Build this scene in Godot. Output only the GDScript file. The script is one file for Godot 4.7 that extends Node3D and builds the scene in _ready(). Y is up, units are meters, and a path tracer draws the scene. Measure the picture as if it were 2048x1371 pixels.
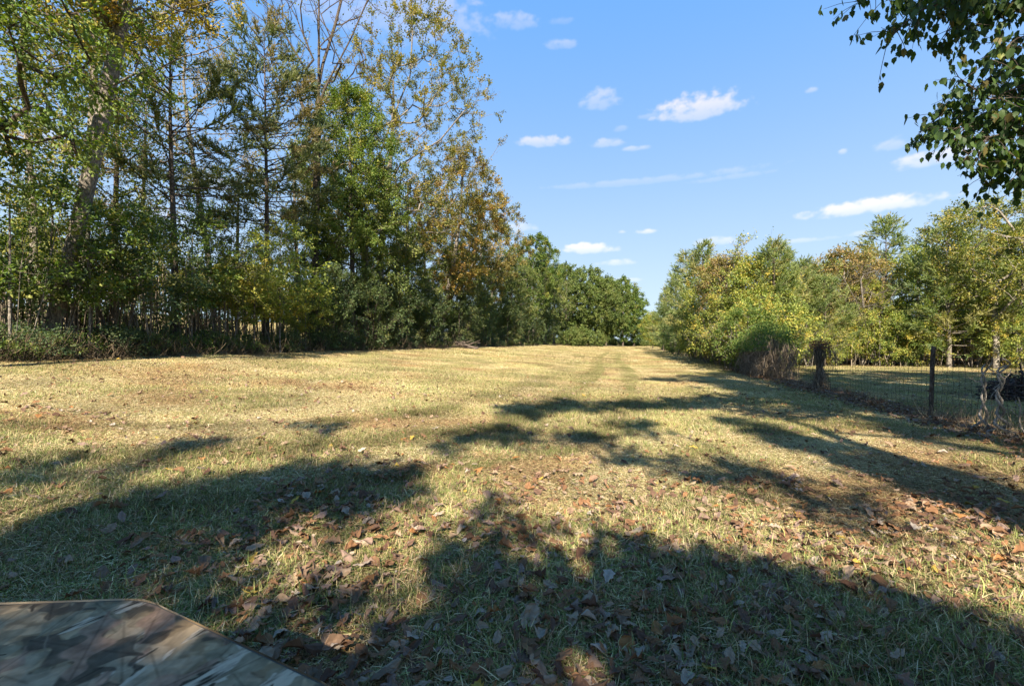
extends Node3D

const F := 930.0
const EYE := 1.45
const UPV := Vector3(0, 1, 0)
var rng := RandomNumberGenerator.new()
var used := {}
var bump := FastNoiseLite.new()
var patchy := FastNoiseLite.new()
var gapn := FastNoiseLite.new()
var bark_dark: StandardMaterial3D
var bark_grey: StandardMaterial3D
var bark_pale: StandardMaterial3D
var leafmat: StandardMaterial3D
var drymat: StandardMaterial3D
var grassmat: StandardMaterial3D
var vinemat: StandardMaterial3D

class Geo:
	var v := PackedVector3Array()
	var n := PackedVector3Array()
	var c := PackedColorArray()
	var u := PackedVector2Array()
	var i := PackedInt32Array()
	func mesh() -> ArrayMesh:
		var a := []
		a.resize(Mesh.ARRAY_MAX)
		a[Mesh.ARRAY_VERTEX] = v
		if n.size() == v.size():
			a[Mesh.ARRAY_NORMAL] = n
		if c.size() == v.size():
			a[Mesh.ARRAY_COLOR] = c
		if u.size() == v.size():
			a[Mesh.ARRAY_TEX_UV] = u
		a[Mesh.ARRAY_INDEX] = i
		var m := ArrayMesh.new()
		if v.size() > 0:
			m.add_surface_from_arrays(Mesh.PRIMITIVE_TRIANGLES, a)
		return m

func _ready() -> void:
	# ---------- camera ----------
	var cam := Camera3D.new()
	cam.name = "camera"
	cam.position = Vector3(0, EYE, 0)
	cam.fov = rad_to_deg(2.0 * atan(685.5 / F))
	cam.near = 0.05
	cam.far = 1500.0
	add_child(cam)
	# ---------- sky, sun, exposure ----------
	var env := Environment.new()
	env.background_mode = Environment.BG_SKY
	env.tonemap_mode = Environment.TONE_MAPPER_LINEAR
	env.tonemap_exposure = 3.6
	env.sdfgi_enabled = true
	env.ssao_enabled = true
	env.ssil_enabled = true
	var sm := ProceduralSkyMaterial.new()
	sm.sky_top_color = Color(0.034, 0.115, 0.28).linear_to_srgb()
	sm.sky_horizon_color = Color(0.235, 0.285, 0.31).linear_to_srgb()
	sm.sky_curve = 0.235
	sm.ground_bottom_color = Color(0.12, 0.11, 0.07).linear_to_srgb()
	sm.ground_horizon_color = Color(0.3, 0.33, 0.33).linear_to_srgb()
	sm.sun_angle_max = 12.0
	sm.sky_cover = make_clouds()
	var sky := Sky.new()
	sky.sky_material = sm
	env.sky = sky
	var we := WorldEnvironment.new()
	we.name = "world_environment"
	we.environment = env
	add_child(we)
	var sun := DirectionalLight3D.new()
	sun.name = "sun"
	sun.light_energy = 1.34
	sun.light_color = Color(1.0, 0.945, 0.86)
	sun.light_angular_distance = 0.5
	sun.shadow_enabled = true
	var heading := deg_to_rad(SUN_HEADING)
	var elev := deg_to_rad(SUN_ELEV)
	var travel := Vector3(sin(heading) * cos(elev), -sin(elev), -cos(heading) * cos(elev))
	sun.look_at_from_position(Vector3.ZERO, travel, UPV)
	add_child(sun)

	bump.seed = 3
	bump.frequency = 0.18
	patchy.seed = 11
	patchy.frequency = 0.35
	gapn.seed = 5
	gapn.frequency = 0.42
	make_materials()
	build_ground()
	build_grass()
	build_litter()
	build_left_trees()
	build_left_understory()
	build_far_trees()
	build_right_trees()
	build_shade_trees()
	build_overhang()
	build_fence()
	build_vines()
	build_camo()

const SUN_HEADING := 3.0
const SUN_ELEV := 36.0

# ---------- the lie of the land ----------
func gy(x: float, d: float) -> float:
	var s := -0.969 * x + 0.246 * d
	var h := 0.0
	if s > 0.0:
		h = 1.12 * pow(minf(s, 16.0) / 16.0, 1.15)
		if s > 24.0:
			h += 0.085 * (minf(s, 95.0) - 24.0)
	var t := 0.246 * x + 0.969 * d
	h += 0.35 * smoothstep(60.0, 150.0, t) * (1.0 - smoothstep(4.0, 14.0, s))
	h += 0.035 * bump.get_noise_2d(x, d) + 0.012 * bump.get_noise_2d(x * 5.0, d * 5.0)
	return h

func at(u: float, d: float) -> Vector3:
	var x := (u - 1024.0) / F * d
	return Vector3(x, gy(x, d), -d)

func left_depth(u: float, off: float) -> float:   # depth of the point in direction u that lies off metres left of the field's axis
	return off / (0.246 - (u - 1024.0) / F * 0.969)

func along_fence(t: float, side := 0.0) -> Vector3:
	var x := (5.63 + side) * 0.969 + 0.246 * t
	var d := -(5.63 + side) * 0.246 + 0.969 * t
	return Vector3(x, gy(x, d), -d)

# ---------- naming ----------
func numbered(called: String) -> String:
	if not used.has(called):
		used[called] = 0
		return called
	used[called] += 1
	return "%s_%03d" % [called, used[called]]

func tag(o: Node3D, label: String, category: String, group := "", kind := "") -> void:
	o.set_meta("label", label)
	o.set_meta("category", category)
	if group:
		o.set_meta("group", group)
	if kind:
		o.set_meta("kind", kind)

func thing(called: String, label: String, category: String, where: Vector3, turn := 0.0, group := "") -> Node3D:
	var o := Node3D.new()
	o.name = numbered(called)
	add_child(o)
	o.position = where
	o.rotation.y = turn
	tag(o, label, category, group)
	return o

func part(called: String, m: Mesh, mat: Material, parent: Node3D) -> MeshInstance3D:
	var o := MeshInstance3D.new()
	o.name = called
	o.mesh = m
	o.material_override = mat
	parent.add_child(o, true)
	return o

# ---------- materials ----------
func noise_tex(freq: float, ramp: Gradient, size := 512, sd := 1, normal := false, strength := 4.0, octaves := 5) -> NoiseTexture2D:
	var n := FastNoiseLite.new()
	n.seed = sd
	n.frequency = freq
	n.fractal_octaves = octaves
	var t := NoiseTexture2D.new()
	t.width = size
	t.height = size
	t.seamless = true
	t.noise = n
	if normal:
		t.as_normal_map = true
		t.bump_strength = strength
	elif ramp:
		t.color_ramp = ramp
	return t

func ramp(stops: Array) -> Gradient:
	var g := Gradient.new()
	var offs := PackedFloat32Array()
	var cols := PackedColorArray()
	for s in stops:
		offs.append(s[0])
		cols.append((s[1] as Color).linear_to_srgb())
	g.offsets = offs
	g.colors = cols
	return g

func bark(a: Color, b: Color, sd: int) -> StandardMaterial3D:
	var m := StandardMaterial3D.new()
	m.albedo_texture = noise_tex(0.02, ramp([[0.25, a], [0.5, a.lerp(b, 0.45)], [0.75, b]]), 512, sd)
	m.uv1_triplanar = true
	m.uv1_scale = Vector3(2.2, 0.55, 2.2)
	m.roughness = 0.95
	m.metallic_specular = 0.2
	m.heightmap_enabled = true
	m.heightmap_texture = noise_tex(0.035, null, 512, sd + 7)
	m.heightmap_scale = 3.0
	return m

func make_materials() -> void:
	bark_dark = bark(Color(0.046, 0.036, 0.029), Color(0.156, 0.130, 0.104), 21)
	bark_grey = bark(Color(0.091, 0.078, 0.065), Color(0.312, 0.280, 0.234), 31)
	bark_pale = bark(Color(0.16, 0.14, 0.115), Color(0.42, 0.38, 0.32), 41)
	leafmat = StandardMaterial3D.new()
	leafmat.vertex_color_use_as_albedo = true
	leafmat.roughness = 0.55
	leafmat.metallic_specular = 0.4
	leafmat.backlight_enabled = true
	leafmat.backlight = Color(0.92, 0.95, 0.5)
	drymat = StandardMaterial3D.new()
	drymat.vertex_color_use_as_albedo = true
	drymat.roughness = 0.7
	drymat.metallic_specular = 0.12
	drymat.backlight_enabled = true
	drymat.backlight = Color(0.3, 0.22, 0.14)
	grassmat = StandardMaterial3D.new()
	grassmat.vertex_color_use_as_albedo = true
	grassmat.roughness = 0.75
	grassmat.metallic_specular = 0.1
	grassmat.backlight_enabled = true
	grassmat.backlight = Color(0.5, 0.5, 0.25)
	vinemat = StandardMaterial3D.new()
	vinemat.vertex_color_use_as_albedo = true
	vinemat.roughness = 0.9
	vinemat.metallic_specular = 0.2

# ---------- sky: air and clouds only ----------
func make_clouds() -> ImageTexture:
	var W := 4096
	var H := 2048
	var im := Image.create_empty(W, H, false, Image.FORMAT_RGBA8)
	var fine := FastNoiseLite.new()
	fine.seed = 9
	fine.frequency = 0.045
	fine.fractal_octaves = 5
	fine.fractal_gain = 0.55
	# longitude (degrees from straight ahead), height, half width, half height (degrees), strength
	var list := []
	for q in [[800, 40, 190, 85, 0.85], [660, 20, 120, 60, 0.7], [1030, 45, 48, 26, 0.75], [1118, 43, 30, 9, 0.35], [1122, 90, 36, 14, 0.7], [1198, 205, 46, 26, 0.85], [1395, 222, 100, 34, 1.15],
			[1300, 232, 30, 9, 0.5], [1090, 285, 58, 14, 1.0], [1212, 288, 34, 12, 0.85], [1270, 297, 30, 7, 0.8], [1240, 258, 20, 8, 0.4], [1300, 362, 250, 9, 0.38], [1450, 356, 110, 7, 0.3], [1622, 181, 16, 7, 0.8],
			[1685, 304, 11, 7, 0.8], [1785, 290, 42, 16, 0.65], [1870, 318, 100, 22, 1.0], [1745, 414, 155, 20, 1.15], [1245, 463, 11, 5, 0.9], [1292, 463, 27, 6, 1.0], [1180, 498, 62, 13, 1.1],
			[1232, 526, 44, 8, 0.8], [1255, 560, 28, 6, 0.6], [1430, 484, 54, 11, 0.8], [1600, 481, 75, 6, 0.6], [1720, 466, 34, 7, 0.6], [1000, 455, 75, 14, 0.9], [420, 365, 70, 24, 0.9], [60, 270, 90, 45, 0.8],
			[300, 432, 110, 22, 0.6], [1230, 590, 60, 8, 0.5]]:
		var dir := Vector3((q[0] - 1024.0) / F, (685.5 - q[1]) / F, -1.0)
		var flat := Vector2(dir.x, dir.z).length()
		var lon := rad_to_deg(atan2(dir.x, -dir.z))
		var lat := rad_to_deg(atan2(dir.y, flat))
		list.append([lon, lat, rad_to_deg(q[2] / F / flat / flat), rad_to_deg(q[3] / F / (1.0 + dir.y * dir.y / flat / flat) / flat), q[4]])
	rng.seed = 77
	for k in 70:                                   # the rest of the sky, the same kind of fair-weather clouds
		var lon := rng.randf_range(55.0, 305.0)
		var lat := 3.0 + 52.0 * pow(rng.randf(), 1.6)
		var w := rng.randf_range(2.0, 7.0)
		list.append([lon if lon < 180.0 else lon - 360.0, lat, w, w * rng.randf_range(0.16, 0.34), rng.randf_range(0.6, 1.1)])
	for q in list:
		var cx: float = q[0] / 360.0 * W
		var cy: float = (0.5 - q[1] / 180.0) * H
		var rx: float = q[2] / 360.0 * W * 1.0
		var ry: float = q[3] / 180.0 * H
		var k: float = q[4]
		for py in range(int(cy - ry * 1.7), int(cy + ry * 1.5)):
			for px in range(int(cx - rx * 1.5), int(cx + rx * 1.5)):
				var dx := (px - cx) / rx
				var dy := (cy - py) / ry
				var e := dx * dx + (dy * dy * 0.8 if dy > 0.0 else dy * dy * 2.6)
				if e > 2.2:
					continue
				var nz := fine.get_noise_2d(px * 1.0, py * 1.9) * 1.5 + fine.get_noise_2d(px * 0.35 + 50.0, py * 0.7) * 0.9
				var a := clampf((1.12 - e) * 0.95 + nz * 0.5, 0.0, 1.0)
				a = a * a * (3.0 - 2.0 * a) * minf(k, 1.0)
				if a <= 0.004:
					continue
				var s := clampf(0.86 + 0.3 * dy, 0.55, 1.05) * maxf(k, 0.9)
				var old := im.get_pixel(posmod(px, W), clampi(py, 0, H - 1))
				if old.a > a:
					continue
				im.set_pixel(posmod(px, W), clampi(py, 0, H - 1), Color(0.38 * s, 0.295 * s, 0.155 * s, a))
	return ImageTexture.create_from_image(im)

# ---------- tubes ----------
func tube(g: Geo, pts: PackedVector3Array, rad: PackedFloat32Array, sides: int, col: Color) -> void:
	var count := pts.size()
	if count < 2:
		return
	var base := g.v.size()
	var dir := (pts[1] - pts[0]).normalized()
	var a := dir.cross(Vector3(0.31, 0.17, 0.93)).normalized()
	for k in count:
		if k > 0:
			var to := pts[mini(k + 1, count - 1)] - pts[k - 1]
			if to.length_squared() > 1e-12:
				dir = to.normalized()
		a = (a - dir * a.dot(dir)).normalized()
		var b := dir.cross(a)
		for j in sides:
			var w := TAU * j / sides
			var nn := a * cos(w) + b * sin(w)
			g.v.append(pts[k] + nn * rad[k])
			g.n.append(nn)
			g.c.append(col)
	for k in count - 1:
		var r0 := base + k * sides
		for j in sides:
			var j1 := (j + 1) % sides
			g.i.append_array(PackedInt32Array([r0 + j, r0 + sides + j, r0 + j1, r0 + j1, r0 + sides + j, r0 + sides + j1]))

# ---------- trees: a skeleton that reaches for points spread through the crown ----------
func rv() -> Vector3:
	return Vector3(rng.randf_range(-1, 1), rng.randf_range(-1, 1), rng.randf_range(-1, 1))

func grow(stems: Array, tips: Array, ascend: float, seg: float, wob: float) -> Dictionary:
	var pos := PackedVector3Array()
	var par := PackedInt32Array()
	var tipat := PackedInt32Array()
	for s in stems:
		var last := -1
		if pos.size() > 0 and s[0].y > 0.3:
			var best := 1e9
			for k in pos.size():
				var dd: float = pos[k].distance_squared_to(s[0])
				if dd < best:
					best = dd
					last = k
		for p in s:
			pos.append(p)
			par.append(last)
			last = pos.size() - 1
	for tip: Vector3 in tips:
		var best := 1e9
		var who := 0
		for k in pos.size():
			var q := pos[k]
			var dx := tip.x - q.x
			var dz := tip.z - q.z
			var dy := tip.y - q.y
			var hh := dx * dx + dz * dz
			var off := dy - ascend * sqrt(hh)
			var cost := hh + dy * dy + 1.2 * off * off
			if cost < best:
				best = cost
				who = k
		var from := pos[who]
		var span := tip - from
		var len := span.length()
		var steps := maxi(1, int(ceil(len / seg)))
		var bend := rv() * len * wob + Vector3(0, -0.12 * len * signf(ascend), 0)
		var last := who
		for k in range(1, steps + 1):
			var t := float(k) / steps
			pos.append(from + span * t + bend * (t * (1.0 - t)) + (rv() * seg * wob * 0.25 if k < steps else Vector3.ZERO))
			par.append(last)
			last = pos.size() - 1
		tipat.append(last)
	return {"pos": pos, "par": par, "tips": tipat}

func wood(t: Dictionary, trunk_r: float, twig_r: float, trunk_sides := 9) -> ArrayMesh:
	var pos: PackedVector3Array = t.pos
	var par: PackedInt32Array = t.par
	var count := pos.size()
	var acc := PackedFloat32Array()
	acc.resize(count)
	var kids := PackedInt32Array()
	kids.resize(count)
	kids.fill(-1)
	for k in range(count - 1, -1, -1):
		if acc[k] == 0.0:
			acc[k] = 1.0
		acc[k] += 0.35
		var p := par[k]
		if p >= 0:
			acc[p] += acc[k]
			if kids[p] < 0 or acc[kids[p]] < acc[k]:
				kids[p] = k
	var most := 0.0
	for k in count:
		most = maxf(most, acc[k])
	var rad := PackedFloat32Array()
	rad.resize(count)
	for k in count:
		rad[k] = maxf(twig_r, trunk_r * pow(acc[k] / most, 0.5))
	var g := Geo.new()
	for k in count:
		var p := par[k]
		if p >= 0 and kids[p] == k:
			continue
		var pts := PackedVector3Array()
		var rr := PackedFloat32Array()
		if p >= 0:
			pts.append(pos[p])
			rr.append(minf(rad[p], rad[k] * 1.15))
		var q := k
		while q >= 0:
			pts.append(pos[q])
			rr.append(rad[q])
			q = kids[q]
		if p < 0:
			rr[0] *= 1.35                      # root flare
		else:
			rr[rr.size() - 1] *= 0.5
		var sides := trunk_sides if rr[0] > 0.09 else (5 if rr[0] > 0.03 else 3)
		tube(g, pts, rr, sides, Color.WHITE)
	return g.mesh()

func leaf(g: Geo, p: Vector3, dir: Vector3, side: Vector3, len: float, wid: float, col: Color) -> void:
	var up := dir.cross(side) * (wid * 0.22)
	var mid := p + dir * (len * 0.45)
	var b := g.v.size()
	g.v.append(p)
	g.v.append(mid + side * wid * 0.5 + up)
	g.v.append(p + dir * len)
	g.v.append(mid - side * wid * 0.5 + up)
	for k in 4:
		g.c.append(col)
	g.i.append_array(PackedInt32Array([b, b + 1, b + 2, b, b + 2, b + 3]))

func pick(pal: Array) -> Color:
	var w := rng.randf()
	for q in pal:
		w -= q[0]
		if w <= 0.0:
			return q[1]
	return pal[0][1]

func foliage(g: Geo, tw: Geo, t: Dictionary, o: Dictionary, centre: Vector3) -> void:
	var pos: PackedVector3Array = t.pos
	var par: PackedInt32Array = t.par
	var pal: Array = o.pal
	var twigs: int = o.get("k", 4)
	var lk: int = o.get("lk", 10)
	var ll: float = o.get("ll", 0.1)
	var lw: float = o.get("lw", 0.6) * ll
	var tl: float = o.get("tl", 0.6)
	var droop: float = o.get("droop", 0.25)
	var bare: float = o.get("bare", 0.0)
	var level: float = o.get("level", 0.0)
	for ti: int in t.tips:
		var tip := pos[ti]
		var out := (tip - pos[par[ti]]).normalized() * 0.6 + (tip - centre).normalized() * 0.5
		var tint := pick(pal)
		var some := 1.0 if rng.randf() >= bare else rng.randf_range(0.0, 0.12)
		for k in twigs:
			var d := (out + rv() * 0.85)
			d.y = d.y * (1.0 - level) + 0.12
			d = d.normalized()
			var start := tip.lerp(pos[par[ti]], rng.randf() * 0.7)
			var long := tl * rng.randf_range(0.6, 1.2)
			if tw:
				var e := start + d * long
				tube(tw, PackedVector3Array([start, start + d * long * 0.5 + rv() * 0.03, e]), PackedFloat32Array([0.007, 0.005, 0.002]), 3, Color.WHITE)
			var amount := int(lk * some * rng.randf_range(0.6, 1.3) + rng.randf())
			for q in amount:
				var f := rng.randf()
				var p := start + d * long * f + rv() * (0.05 + ll * 0.5)
				var ld := d * 0.6 + rv() * 0.9
				ld.y -= droop
				ld = ld.normalized()
				var sd := (ld.cross(rv() * 0.55 + UPV)).normalized()
				var c := tint.lerp(pick(pal), 0.4) * rng.randf_range(0.75, 1.25)
				var z := rng.randf_range(0.7, 1.2)
				leaf(g, p, ld, sd, ll * z, lw * z, c)

func path(from: Vector3, to: Vector3, steps: int, wob: float) -> PackedVector3Array:
	var out := PackedVector3Array()
	var a := rv() * wob * from.distance_to(to)
	a.y *= 0.3
	var b := rv() * wob * 0.5 * from.distance_to(to)
	b.y *= 0.3
	for k in steps + 1:
		var t := float(k) / steps
		out.append(from + (to - from) * t + a * t * (1.0 - t) + b * sin(TAU * t) * 0.3)
	return out

# o: h height, r crown radius, cb crown base, tr trunk radius, tips, lean, off (crown shift), pal, ...
func broadleaf(o: Dictionary, sd: int) -> Array:
	rng.seed = sd
	var h: float = o.h
	var r: float = o.r
	var cb: float = o.cb
	var lean: Vector2 = o.get("lean", Vector2.ZERO)
	var off: Vector2 = o.get("off", Vector2.ZERO)
	var gap: float = o.get("gap", -0.05)
	var wide: float = o.get("wide", 0.6)        # height of the widest place in the crown, 0..1
	var top := Vector3(lean.x, h * o.get("trunk", 0.85), lean.y)
	var stems := [path(Vector3(0, -0.15, 0), top, int(h / 0.9) + 3, o.get("wob", 0.06))]
	for s in o.get("stems", []):
		stems.append(s)
	var tips := []
	var want: int = o.tips
	var tries := 0
	var shift := Vector3(sd * 7.3, sd * 3.1, 0)
	while tips.size() < want and tries < want * 12:
		tries += 1
		var t := rng.randf()
		var f := pow(sin(PI * pow(t, log(0.5) / log(wide))), 0.62)
		if rng.randf() > f + 0.1:
			continue
		var a := rng.randf() * TAU
		var rr := r * f * sqrt(rng.randf_range(0.04, 1.0)) * rng.randf_range(0.85, 1.1)
		var y := cb + (h - cb) * t
		var p := Vector3(cos(a) * rr + lean.x * y / h + off.x * t, y, sin(a) * rr + lean.y * y / h + off.y * t)
		if gapn.get_noise_3dv(p * (1.0 if h > 4.0 else 2.5) + shift) < gap:
			continue
		tips.append(p)
	var axis := Vector3(lean.x * 0.5, 0, lean.y * 0.5)
	tips.sort_custom(func(p, q): return Vector2(p.x - lean.x * p.y / h, p.z - lean.y * p.y / h).length() < Vector2(q.x - lean.x * q.y / h, q.z - lean.y * q.y / h).length())
	var t := grow(stems, tips, o.get("asc", 0.7), o.get("seg", 0.7), o.get("twist", 0.25))
	var g := Geo.new()
	var tw: Geo = Geo.new() if o.get("twiggy", false) else null
	foliage(g, tw, t, o, Vector3(off.x * 0.5 + lean.x * 0.6, cb + (h - cb) * 0.4, off.y * 0.5 + lean.y * 0.6))
	return [wood(t, o.tr, o.get("twig", 0.008)), g.mesh(), tw.mesh() if tw else null]

func cedar(o: Dictionary, sd: int) -> Array:
	rng.seed = sd
	var h: float = o.h
	var r: float = o.r
	var cb: float = o.get("cb", 0.5)
	var pal: Array = o.pal
	var dens: float = o.get("dens", 1.0)
	var gap: float = o.get("gap", -0.25)
	var size: float = o.get("size", 1.0)
	var g := Geo.new()
	var w := Geo.new()
	var trunk := path(Vector3(0, -0.1, 0), Vector3(rng.randf_range(-0.2, 0.2), h, rng.randf_range(-0.2, 0.2)), 14, 0.03)
	var rr := PackedFloat32Array()
	for k in 15:
		rr.append(lerpf(o.tr, 0.012, pow(k / 14.0, 0.8)))
	tube(w, trunk, rr, 8, Color.WHITE)
	var y := cb
	while y < h - 0.1:
		var t := (y - cb) / (h - cb)
		var prof := pow(1.0 - t, o.get("taper", 0.75)) * minf(1.0, 0.55 + t * 3.0)
		var ti := int(y / h * 14.0)
		var here := trunk[ti].lerp(trunk[mini(ti + 1, 14)], y / h * 14.0 - ti)
		for q in 2:
			var a := rng.randf() * TAU
			var long := (r * prof + 0.18) * rng.randf_range(0.65, 1.18)
			var d := Vector3(cos(a), rng.randf_range(0.05, 0.45) + t * 0.7, sin(a)).normalized()
			var tipn := here + d * long
			if gapn.get_noise_3dv(tipn * 1.3 + Vector3(sd, 0, 0)) < gap:
				continue
			var pts := PackedVector3Array()
			var pr := PackedFloat32Array()
			for k in 5:
				var f := k / 4.0
				pts.append(here + d * long * f + Vector3(0, -0.22 * long * f * (1.0 - f) - 0.10 * long * f * f, 0) + rv() * 0.04)
				pr.append(lerpf(0.010 + 0.008 * long, 0.003, f))
			tube(w, pts, pr, 3, Color.WHITE)
			var tint := pick(pal)
			var branchlets := int((long * 9.0 + 3.0) * dens)
			for k in branchlets:
				var f := lerpf(o.get("inner", 0.3), 1.02, sqrt(rng.randf()))
				var fi := mini(int(f * 4.0), 3)
				var p := pts[fi].lerp(pts[fi + 1], f * 4.0 - fi)
				var bd := (d * 0.75 + rv() * 0.75 + Vector3(0, 0.2, 0)).normalized()
				var bl := rng.randf_range(0.22, 0.48) * size
				for n in 7:
					var s := rng.randf()
					var nd := (bd + rv() * 0.6).normalized()
					var base := p + bd * bl * s + rv() * 0.02
					var sd2 := nd.cross(rv()).normalized() * (0.021 * size)
					var c := tint.lerp(pick(pal), 0.35) * rng.randf_range(0.7, 1.3)
					var b := g.v.size()
					g.v.append(base - sd2)
					g.v.append(base + sd2)
					g.v.append(base + nd * rng.randf_range(0.12, 0.24) * size)
					g.c.append(c)
					g.c.append(c)
					g.c.append(c)
					g.i.append(b)
					g.i.append(b + 1)
					g.i.append(b + 2)
		y += rng.randf_range(0.07, 0.16) * o.get("step", 1.0)
	return [w.mesh(), g.mesh(), null]

func plant(called: String, made: Array, where: Vector3, turn: float, size: float, mat: Material, label: String, category := "tree", group := "") -> Node3D:
	var o := thing(called, label, category, where, turn, group)
	o.scale = Vector3.ONE * size
	var shrubby := category != "tree"
	part("stems" if shrubby else "trunk", made[0], mat, o)
	if made[2]:
		part("twigs", made[2], mat, o).set_meta("kind", "stuff")
	part("foliage" if shrubby else "crown", made[1], leafmat, o)
	return o

# ---------- ground ----------
func spread(k: int, count: int, lo: float, hi: float, c: float) -> float:   # lines that crowd together near zero
	var a := lerpf(asinh(lo / c), asinh(hi / c), float(k) / count)
	return sinh(a) * c

func build_ground() -> void:
	var nx := 220
	var nz := 220
	var g := Geo.new()
	for k in nz + 1:
		var d := spread(k, nz, -70.0, 600.0, 6.0)
		for j in nx + 1:
			var x := spread(j, nx, -420.0, 420.0, 6.0)
			g.v.append(Vector3(x, gy(x, d), -d))
			var e := 0.15
			g.n.append(Vector3(gy(x - e, d) - gy(x + e, d), 2.0 * e, gy(x, d + e) - gy(x, d - e)).normalized())
			g.u.append(Vector2(x, d))
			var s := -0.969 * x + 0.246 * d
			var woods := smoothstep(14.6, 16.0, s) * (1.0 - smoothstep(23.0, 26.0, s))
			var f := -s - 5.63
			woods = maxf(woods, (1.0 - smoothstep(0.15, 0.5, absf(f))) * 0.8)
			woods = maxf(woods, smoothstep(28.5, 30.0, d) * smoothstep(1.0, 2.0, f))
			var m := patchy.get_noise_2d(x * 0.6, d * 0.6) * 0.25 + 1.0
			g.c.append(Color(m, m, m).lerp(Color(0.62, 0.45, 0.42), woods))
	for k in nz:
		for j in nx:
			var b := k * (nx + 1) + j
			g.i.append_array(PackedInt32Array([b, b + nx + 1, b + 1, b + 1, b + nx + 1, b + nx + 2]))
	var m := StandardMaterial3D.new()
	m.vertex_color_use_as_albedo = true
	m.albedo_texture = noise_tex(0.03, ramp([[0.2, Color(0.06, 0.045, 0.025)], [0.42, Color(0.17, 0.125, 0.06)], [0.55, Color(0.25, 0.2, 0.095)], [0.68, Color(0.20, 0.19, 0.07)], [0.85, Color(0.32, 0.25, 0.13)]]), 1024, 4)
	m.uv1_scale = Vector3(0.37, 0.37, 1)
	m.detail_enabled = true
	m.detail_blend_mode = BaseMaterial3D.BLEND_MODE_MUL
	m.detail_uv_layer = BaseMaterial3D.DETAIL_UV_1
	m.detail_albedo = noise_tex(0.012, ramp([[0.2, Color(0.55, 0.55, 0.5)], [0.8, Color(1, 1, 1)]]), 512, 14)
	m.roughness = 0.95
	m.metallic_specular = 0.15
	m.heightmap_enabled = true
	m.heightmap_texture = noise_tex(0.05, null, 1024, 6)
	m.heightmap_scale = 3.0
	var o := MeshInstance3D.new()
	o.name = "ground"
	o.mesh = g.mesh()
	o.material_override = m
	add_child(o)
	tag(o, "mown autumn field of dry grass, rising gently to the tall trees", "ground", "", "structure")

func blade_patch(sd: int, radius: float, count: int, long: Vector2, wide: float, lying: float, pal: Array, fine := true) -> ArrayMesh:
	rng.seed = sd
	var g := Geo.new()
	for k in count:
		var a := rng.randf() * TAU
		var q := radius * pow(rng.randf(), 0.62)
		var p := Vector3(cos(a) * q, -0.005, sin(a) * q)
		var yaw := rng.randf() * TAU
		var lie := rng.randf() < lying
		var len := rng.randf_range(long.x, long.y) * (1.25 if lie else 1.0)
		var pitch := rng.randf_range(0.08, 0.35) if lie else rng.randf_range(0.7, 1.45)
		var flat := Vector3(cos(yaw), 0, sin(yaw))
		var side := Vector3(-sin(yaw), 0, cos(yaw)).rotated(flat, rng.randf_range(-0.7, 0.7)) * wide * rng.randf_range(0.6, 1.2) * 0.5
		if lie:
			p.y += rng.randf_range(0.0, 0.03)
		var c := pick(pal) * rng.randf_range(0.55, 1.4)
		var b := g.v.size()
		var d0 := flat * cos(pitch) + UPV * sin(pitch)
		var m := p + d0 * len * 0.55
		var d1 := (d0 + flat * 0.5 - UPV * rng.randf_range(0.0, 0.55)).normalized()
		if fine:
			g.v.append(p - side)
			g.v.append(p + side)
			g.v.append(m + side * 0.85)
			g.v.append(m - side * 0.85)
			g.v.append(m + d1 * len * 0.45)
			for n in 5:
				g.c.append(c * (0.8 if n < 2 else 1.0))
			g.i.append_array(PackedInt32Array([b, b + 1, b + 2, b, b + 2, b + 3, b + 3, b + 2, b + 4]))
		else:
			g.v.append(p - side)
			g.v.append(p + side)
			g.v.append(m + d1 * len * 0.4)
			for n in 3:
				g.c.append(c)
			g.i.append_array(PackedInt32Array([b, b + 1, b + 2]))
	return g.mesh()

const TRACK := [Vector2(-9, 2.6), Vector2(-2.9, 5.1), Vector2(-0.2, 7.3), Vector2(1.75, 12.9), Vector2(4.2, 23), Vector2(6.9, 38), Vector2(14.5, 70)]

func track_gap(p: Vector2) -> float:
	var best := 99.0
	for k in TRACK.size() - 1:
		var c := Geometry2D.get_closest_point_to_segment(p, TRACK[k], TRACK[k + 1])
		var q := c.distance_to(p)
		if q < best:
			best = q
	return best

func bare_ground(x: float, d: float) -> float:     # how much the grass gives way to litter: 0 lawn .. 1 none
	var s := -0.969 * x + 0.246 * d
	var f := -s - 5.63
	var w := smoothstep(14.9, 15.8, s) * (1.0 - smoothstep(23.5, 25.0, s))
	w = maxf(w, (1.0 - smoothstep(0.12, 0.42, absf(f + 0.1 * bump.get_noise_2d(x * 4.0, d * 4.0)))) * 0.85)
	if f > 1.0:
		w = maxf(w, smoothstep(29.0, 30.5, d + bump.get_noise_2d(x, d) * 2.0))
	return w

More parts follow.
